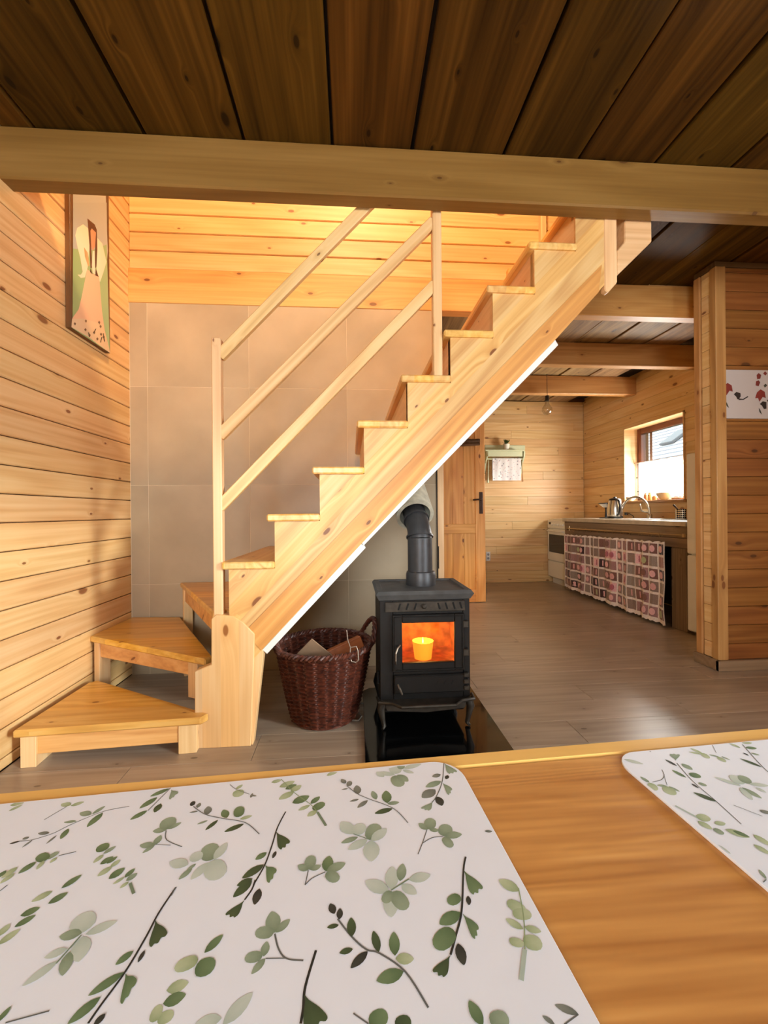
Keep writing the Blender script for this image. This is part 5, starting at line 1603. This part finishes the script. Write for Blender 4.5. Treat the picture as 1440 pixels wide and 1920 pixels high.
S2 = ((360, 1420, 4.0), [
    ('S', [(505, 578), (400, 492), (230, 460), (100, 430), (10, 370)]), Lf(350, 450, 355, 370, .65, 1), Lf(358, 465, 452, 438, .42, 2), Lf(390, 500, 242, 560, .34, 0), Lf(262, 455, 235, 393, .55, 1), Lf(195, 470, 100, 548, .32, 0), Lf(118, 475, 38, 503, .3, 5), Lf(118, 430, 120, 368, .6, 6), Lf(40, 380, 60, 342, .6, 6), Lf(45, 405, -20, 415, .3, 6), Lf(0, 365, 10, 330, .7, 4),
    Lf(330, 240, 380, 205, .5, 2), Lf(345, 245, 350, 297, .95, 2), Lf(440, 285, 485, 292, .35, 6), Lf(440, 305, 455, 270, .4, 6), ('S', [(285, 205), (330, 240), (430, 278)], 0.0004),
    Lf(595, 190, 672, 170, .55, 2), Lf(655, 225, 770, 180, .52, 2), Lf(700, 240, 785, 205, .6, 1), Lf(740, 258, 820, 210, .6, 2), Lf(765, 258, 650, 318, .5, 2), Lf(752, 345, 880, 290, .58, 1), Lf(890, 350, 958, 295, .48, 1), Lf(885, 360, 797, 400, .4, 2), Lf(908, 395, 992, 340, .66, 1), Lf(935, 400, 865, 445, .58, 2), ('S', [(670, 165), (760, 260), (890, 355), (940, 410)], 0.0005, 2), ('S', [(940, 412), (1005, 515)], 0.0018, 5),
    ('S', [(703, 408), (640, 530), (600, 660), (545, 810), (460, 960)], 0.0009, 4), ('F', (630, 560), (735, 640), (655, 690), 0), Lf(630, 705, 605, 760, .4, 4), Lf(560, 715, 475, 770, .55, 1), Lf(540, 805, 375, 910, .40, 0), ('F', (550, 812), (635, 855), (570, 945), 1), Lf(455, 912, 335, 965, .5, 0),
    Lf(140, 775, 130, 650, .75, 5), Lf(165, 770, 262, 640, .45, 3), Lf(145, 780, 205, 915, .75, 3), Lf(125, 790, -10, 920, .46, 3), Lf(25, 785, 40, 710, .95, 3), Lf(30, 800, -40, 850, .4, 5),
    Lf(1335, 620, 1385, 500, .70, 5), Lf(1345, 630, 1460, 535, .5, 3), Lf(1345, 625, 1345, 785, .62, 3), Lf(1315, 620, 1170, 695, .46, 3), Lf(1245, 600, 1118, 645, .36, 5), Lf(1212, 578, 1118, 485, .62, 3), Lf(1235, 582, 1275, 497, .8, 3), ('S', [(1335, 620), (1210, 575)], 0.0006, 5),
    Lf(878, 845, 895, 738, .65, 5), Lf(870, 850, 795, 810, .62, 5), Lf(885, 845, 968, 815, .6, 5), ('S', [(872, 850), (848, 960)]), Lf(1005, 858, 1030, 742, .6, 1), Lf(1010, 855, 1152, 795, .52, 5), Lf(1012, 862, 1095, 932, .72, 5), ('S', [(1000, 862), (900, 910), (848, 960)]),
    Lf(1010, 140, 1100, 100, .4, 2), Lf(1440, 150, 1385, 110, .6, 3)])
S3 = ((620, 1410, 4.0), [
    ('S', [(580, 533), (470, 425), (290, 355), (200, 315), (120, 255)]), Lf(112, 238, 80, 205, .6, 6), Lf(135, 258, 145, 220, .7, 6), Lf(205, 318, 195, 250, .55, 6), Lf(130, 275, 80, 283, .3, 6), Lf(212, 355, 142, 372, .32, 6), Lf(278, 362, 200, 420, .36, 6), Lf(342, 358, 312, 293, .45, 5), Lf(425, 385, 415, 290, .52, 1), Lf(425, 390, 515, 378, .45, 5), Lf(465, 425, 330, 462, .36, 0),
    Lf(485, 172, 345, 155, .36, 3), Lf(490, 165, 480, 95, .8, 3), Lf(530, 130, 525, 92, .9, 5), Lf(545, 125, 680, 90, .34, 3), Lf(540, 135, 625, 160, .4, 3), Lf(480, 178, 525, 262, .7, 5), Lf(500, 172, 582, 222, .62, 5),
    ('S', [(850, 65), (838, 215), (795, 330), (760, 380)], 0.0007), ('F', (852, 85), (948, 150), (880, 160), 5), Lf(880, 175, 865, 205, .6, 4), Lf(825, 168, 762, 188, .6, 6), Lf(828, 220, 712, 265, .42, 5), Lf(785, 282, 685, 345, .6, 6), ('F', (838, 232), (912, 282), (880, 322), 5), Lf(800, 335, 835, 405, .6, 4), ('F', (768, 375), (678, 425), (745, 438), 5),
    Lf(735, 582, 755, 498, .75, 5), Lf(728, 584, 660, 535, .6, 5), Lf(740, 584, 815, 590, .56, 5), ('S', [(722, 585), (690, 680), (655, 768)]), Lf(845, 632, 875, 545, .82, 5), Lf(850, 630, 985, 618, .52, 5), Lf(850, 640, 908, 718, .66, 5), ('S', [(840, 635), (760, 645), (690, 685)]),
    Lf(1155, 595, 1212, 598, .45, 6)])
S4 = ((0, 1660, 4.0), [
    Lf(395, 45, 235, 125, .5, 2), Lf(360, 140, 510, 55, .55, 1), Lf(152, 230, 300, 170, .6, 1), Lf(107, 315, 268, 225, .5, 1), Lf(-20, 390, 72, 290, .6, 2), Lf(-20, 450, 150, 330, .5, 2),
    Lf(635, 350, 610, 215, .85, 3), Lf(615, 360, 445, 385, .58, 5), Lf(640, 370, 880, 270, .40, 3), Lf(620, 385, 590, 578, .60, 3), Lf(505, 480, 330, 545, .5, 3), Lf(520, 500, 470, 682, .46, 5), Lf(435, 570, 165, 760, .36, 3), ('S', [(610, 375), (420, 590)], 0.0008, 5),
    ('S', [(1320, 15), (1190, 210), (1100, 380), (940, 650), (750, 910), (660, 1040)], 0.0010, 4), ('F', (1165, 265), (1250, 375), (1120, 462), 0), Lf(1000, 495, 865, 600, .5, 1), Lf(1085, 490, 1035, 582, .36, 4), Lf(930, 655, 660, 832, .34, 1), ('F', (942, 665), (1022, 735), (905, 895), 1), Lf(755, 840, 505, 1045, .40, 1), Lf(790, 965, 700, 1060, .6, 4),
    Lf(-30, 1040, 82, 910, .4, 1), ('S', [(40, 1035), (370, 945)])])
S5 = ((300, 1650, 4.0), [
    Lf(333, 550, 472, 412, .42, 1), Lf(285, 600, 107, 665, .66, 2), Lf(262, 670, 415, 640, .95, 1), Lf(48, 830, 215, 770, .62, 2), Lf(22, 930, 195, 860, .62, 1), Lf(-20, 1050, 105, 1010, .8, 2), Lf(-55, 1070, -2, 935, .7, 2),
    Lf(858, 398, 838, 236, .62, 5), Lf(852, 400, 715, 390, .68, 5), Lf(866, 396, 975, 295, .48, 5), ('S', [(860, 405), (890, 520), (950, 590), (1075, 605)], 0.0008), Lf(778, 575, 800, 462, .58, 5), Lf(768, 572, 635, 585, .66, 5), Lf(790, 590, 685, 708, .44, 5), ('S', [(792, 590), (940, 588)], 0.0005),
    ('S', [(715, 0), (690, 70), (635, 150)], 0.0010, 4), Lf(690, 5, 548, 132, .45, 0), Lf(745, 65, 710, 188, .48, 4), ('F', (635, 152), (490, 262), (575, 275), 0),
    Lf(470, 1090, 695, 845, .42, 3), Lf(462, 1040, 262, 1085, .5, 3),
    ('S', [(1170, 530), (1090, 800), (1075, 960), (1055, 1080)], 0.0012, 4), ('F', (1082, 860), (1255, 1050), (1090, 1120), 0)])
S6 = ((600, 1600, 2.88), [
    ('S', [(585, 835), (460, 640), (320, 540), (250, 520), (170, 450), (95, 355)], 0.0009), Lf(78, 328, 55, 272, .6, 4), Lf(105, 358, 108, 298, .55, 4), Lf(102, 388, 38, 402, .42, 0), Lf(172, 452, 168, 348, .46, 0), Lf(178, 518, 105, 540, .46, 0), Lf(258, 530, 165, 622, .38, 4), Lf(318, 535, 288, 420, .38, 0), Lf(405, 555, 398, 425, .46, 1), Lf(408, 570, 507, 572, .62, 2), Lf(452, 640, 305, 690, .48, 1),
    Lf(372, 210, 245, 150, .56, 3), Lf(385, 198, 390, 72, .5, 3), Lf(480, 145, 597, 118, .5, 3), Lf(432, 152, 448, 57, .46, 5), Lf(440, 170, 522, 222, .6, 3), Lf(380, 215, 385, 348, .56, 3), Lf(395, 208, 468, 305, .66, 5), Lf(385, 205, 345, 270, .7, 5), ('S', [(385, 200), (480, 140)], 0.0008, 5),
    ('S', [(787, 20), (775, 90), (765, 310), (735, 440), (705, 550)], 0.0011, 4), ('F', (775, 92), (880, 190), (815, 218), 1), Lf(800, 232, 805, 282, .5, 4), Lf(755, 230, 692, 272, .72, 1), Lf(757, 320, 645, 385, .52, 1), ('F', (770, 328), (858, 405), (828, 462), 1), Lf(718, 412, 622, 515, .66, 1), Lf(745, 488, 778, 607, .5, 4), ('F', (705, 552), (608, 640), (680, 665), 0),
    Lf(1078, 205, 965, 145, .58, 2), Lf(1010, 262, 1112, 318, .66, 2), Lf(1040, 330, 1142, 330, .66, 2), Lf(1098, 412, 1003, 355, .44, 2), Lf(1105, 402, 1195, 425, .5, 2), Lf(1098, 480, 1200, 488, .85, 2), Lf(1022, 475, 1102, 492, .66, 2), ('S', [(1072, 190), (1100, 350), (1106, 520)], 0.0006, 2), ('S', [(1106, 520), (1087, 688)], 0.0022, 3),
    Lf(880, 935, 805, 797, .50, 1), Lf(918, 915, 1018, 890, .8, 5), Lf(1395, 868, 1268, 820, .36, 6), Lf(1268, 925, 1200, 878, .40, 6), ('S', [(1395, 870), (1320, 925)], 0.0006), Lf(265, 920, 365, 868, .8, 1), Lf(405, 930, 492, 905, .8, 0), ('S', [(180, 865), (262, 922)])])
S7 = ((1140, 1360, 4.8), [
    Lf(390, 240, 335, 212, .28, 4), Lf(140, 305, 320, 350, .34, 3), ('S', [(485, 400), (505, 450), (480, 490), (400, 512)], 0.0006), ('S', [(505, 455), (532, 540)], 0.0004), Lf(530, 548, 440, 540, .42, 5), Lf(545, 550, 648, 598, .36, 5), Lf(535, 552, 570, 628, .85, 2), Lf(385, 520, 422, 588, .7, 2), Lf(375, 518, 290, 462, .42, 5),
    ('S', [(1200, 890), (980, 690), (760, 500), (620, 340)], 0.0007), ('F', (610, 318), (640, 262), (555, 262), 5), Lf(622, 368, 515, 308, .30, 4), Lf(662, 345, 762, 402, .62, 5), Lf(705, 472, 575, 402, .34, 1), Lf(738, 452, 828, 450, .85, 1), Lf(812, 520, 890, 545, .72, 5), Lf(752, 525, 818, 568, .38, 4), Lf(980, 688, 768, 605, .36, 0),
    Lf(855, 258, 740, 205, .36, 2), Lf(850, 262, 725, 240, .30, 2), Lf(850, 250, 902, 300, .66, 2), Lf(1000, 285, 908, 265, .36, 5), Lf(990, 282, 1058, 335, .62, 2), Lf(1020, 280, 1102, 315, .30, 5), ('S', [(940, 180), (975, 250)], 0.0004),
    ('S', [(1440, 420), (1340, 320), (1190, 150)], 0.0007), Lf(1192, 205, 1090, 160, .4, 2), Lf(1238, 205, 1338, 205, .48, 1), Lf(1208, 160, 1296, 158, .46, 2), Lf(1285, 250, 1364, 270, .56, 5), Lf(1218, 248, 1268, 275, .44, 4), Lf(1388, 378, 1190, 300, .28, 0),
    Lf(1200, 548, 955, 465, .28, 3), Lf(1190, 532, 1130, 450, .72, 3), Lf(1245, 525, 1215, 455, .75, 5), Lf(1205, 560, 1385, 660, .40, 5), Lf(1190, 560, 1300, 675, .36, 3), Lf(1270, 530, 1450, 545, .36, 3), Lf(1330, 560, 1425, 608, .5, 3),
    ('S', [(605, 725), (810, 835)], 0.0016, 3), Lf(815, 845, 903, 822, .8, 2), Lf(808, 862, 940, 940, .60, 2), Lf(962, 888, 1056, 882, .56, 2), Lf(955, 930, 1040, 985, .85, 5), Lf(1055, 940, 1278, 1010, .50, 2), Lf(1120, 950, 1278, 1010, .46, 1), Lf(1310, 985, 1470, 1090, .5, 2), Lf(1312, 1075, 1470, 1170, .5, 2), Lf(940, 1065, 1105, 1158, .42, 3), ('S', [(1130, 720), (1390, 820)], 0.0005), Lf(1372, 775, 1460, 790, .75, 6),
    Lf(1425, 1388, 1360, 1300, .30, 5), Lf(1370, 1465, 1450, 1485, .44, 5), ('S', [(1425, 1390), (1350, 1460)], 0.0005)])

# left mat: far edge and right edge taken from the photograph
f0, f1 = PZ(0, 1507, ZM), PZ(800, 1429, ZM)
ax1 = (f1 - f0).normalized(); ay1 = Vector((ax1.y, -ax1.x, 0))
r0_, r1_ = PZ(885, 1480, ZM), PZ(1090, 1920, ZM)
dr_ = (r0_ - f0).dot(ax1)
W1m, H1m = 0.435, 0.29
c01 = f0 + ax1 * (dr_ - W1m)
pm = tag(MB().prism([(p.x, p.y) for p in round_rect(c01, ax1, ay1, W1m, H1m, 0.024)], 'Z', ZTB + 0.0002, ZM, 0.0004).build('placemat', mat_top), 'white leaf-print placemat filling the lower left of the table', 'placemat', 'leaf-print placemats')
ALLS = [S1, S2, S3, S4, S5, S6]
print_sprigs(pm, ALLS, c01, ax1, ay1, W1m, H1m, [((lambda p: p + ay1 * 0.165 + ax1 * 0.0), ALLS), ((lambda p: p - ax1 * 0.235 + ay1 * 0.03), ALLS)])
g0, g1 = PZ(1200, 1408, ZM), PZ(1430, 1387, ZM)
ax2 = (g1 - g0).normalized(); ay2 = Vector((ax2.y, -ax2.x, 0))
l0 = PZ(1240, 1497, ZM)
dl = (l0 - g0).dot(ax2)
c02 = g0 + ax2 * dl
pm2 = tag(MB().prism([(p.x, p.y) for p in round_rect(c02, ax2, ay2, W1m, H1m, 0.024)], 'Z', ZTB + 0.0002, ZM, 0.0004).build('placemat', mat_top), 'white leaf-print placemat cut by the right edge of the picture', 'placemat', 'leaf-print placemats')
def turn(p, dx, dy):
    d = p - c01
    return c02 + ax2 * (W1m - d.dot(ax1) + dx) + ay2 * (0.19 - d.dot(ay1) + dy)
print_sprigs(pm2, [S7], c02, ax2, ay2, W1m, H1m, [((lambda p: turn(p, 0.0, 0.0)), ALLS), ((lambda p: turn(p, 0.0, 0.165)), ALLS), ((lambda p: turn(p, 0.235, 0.02)), [S1, S2, S4, S5])])
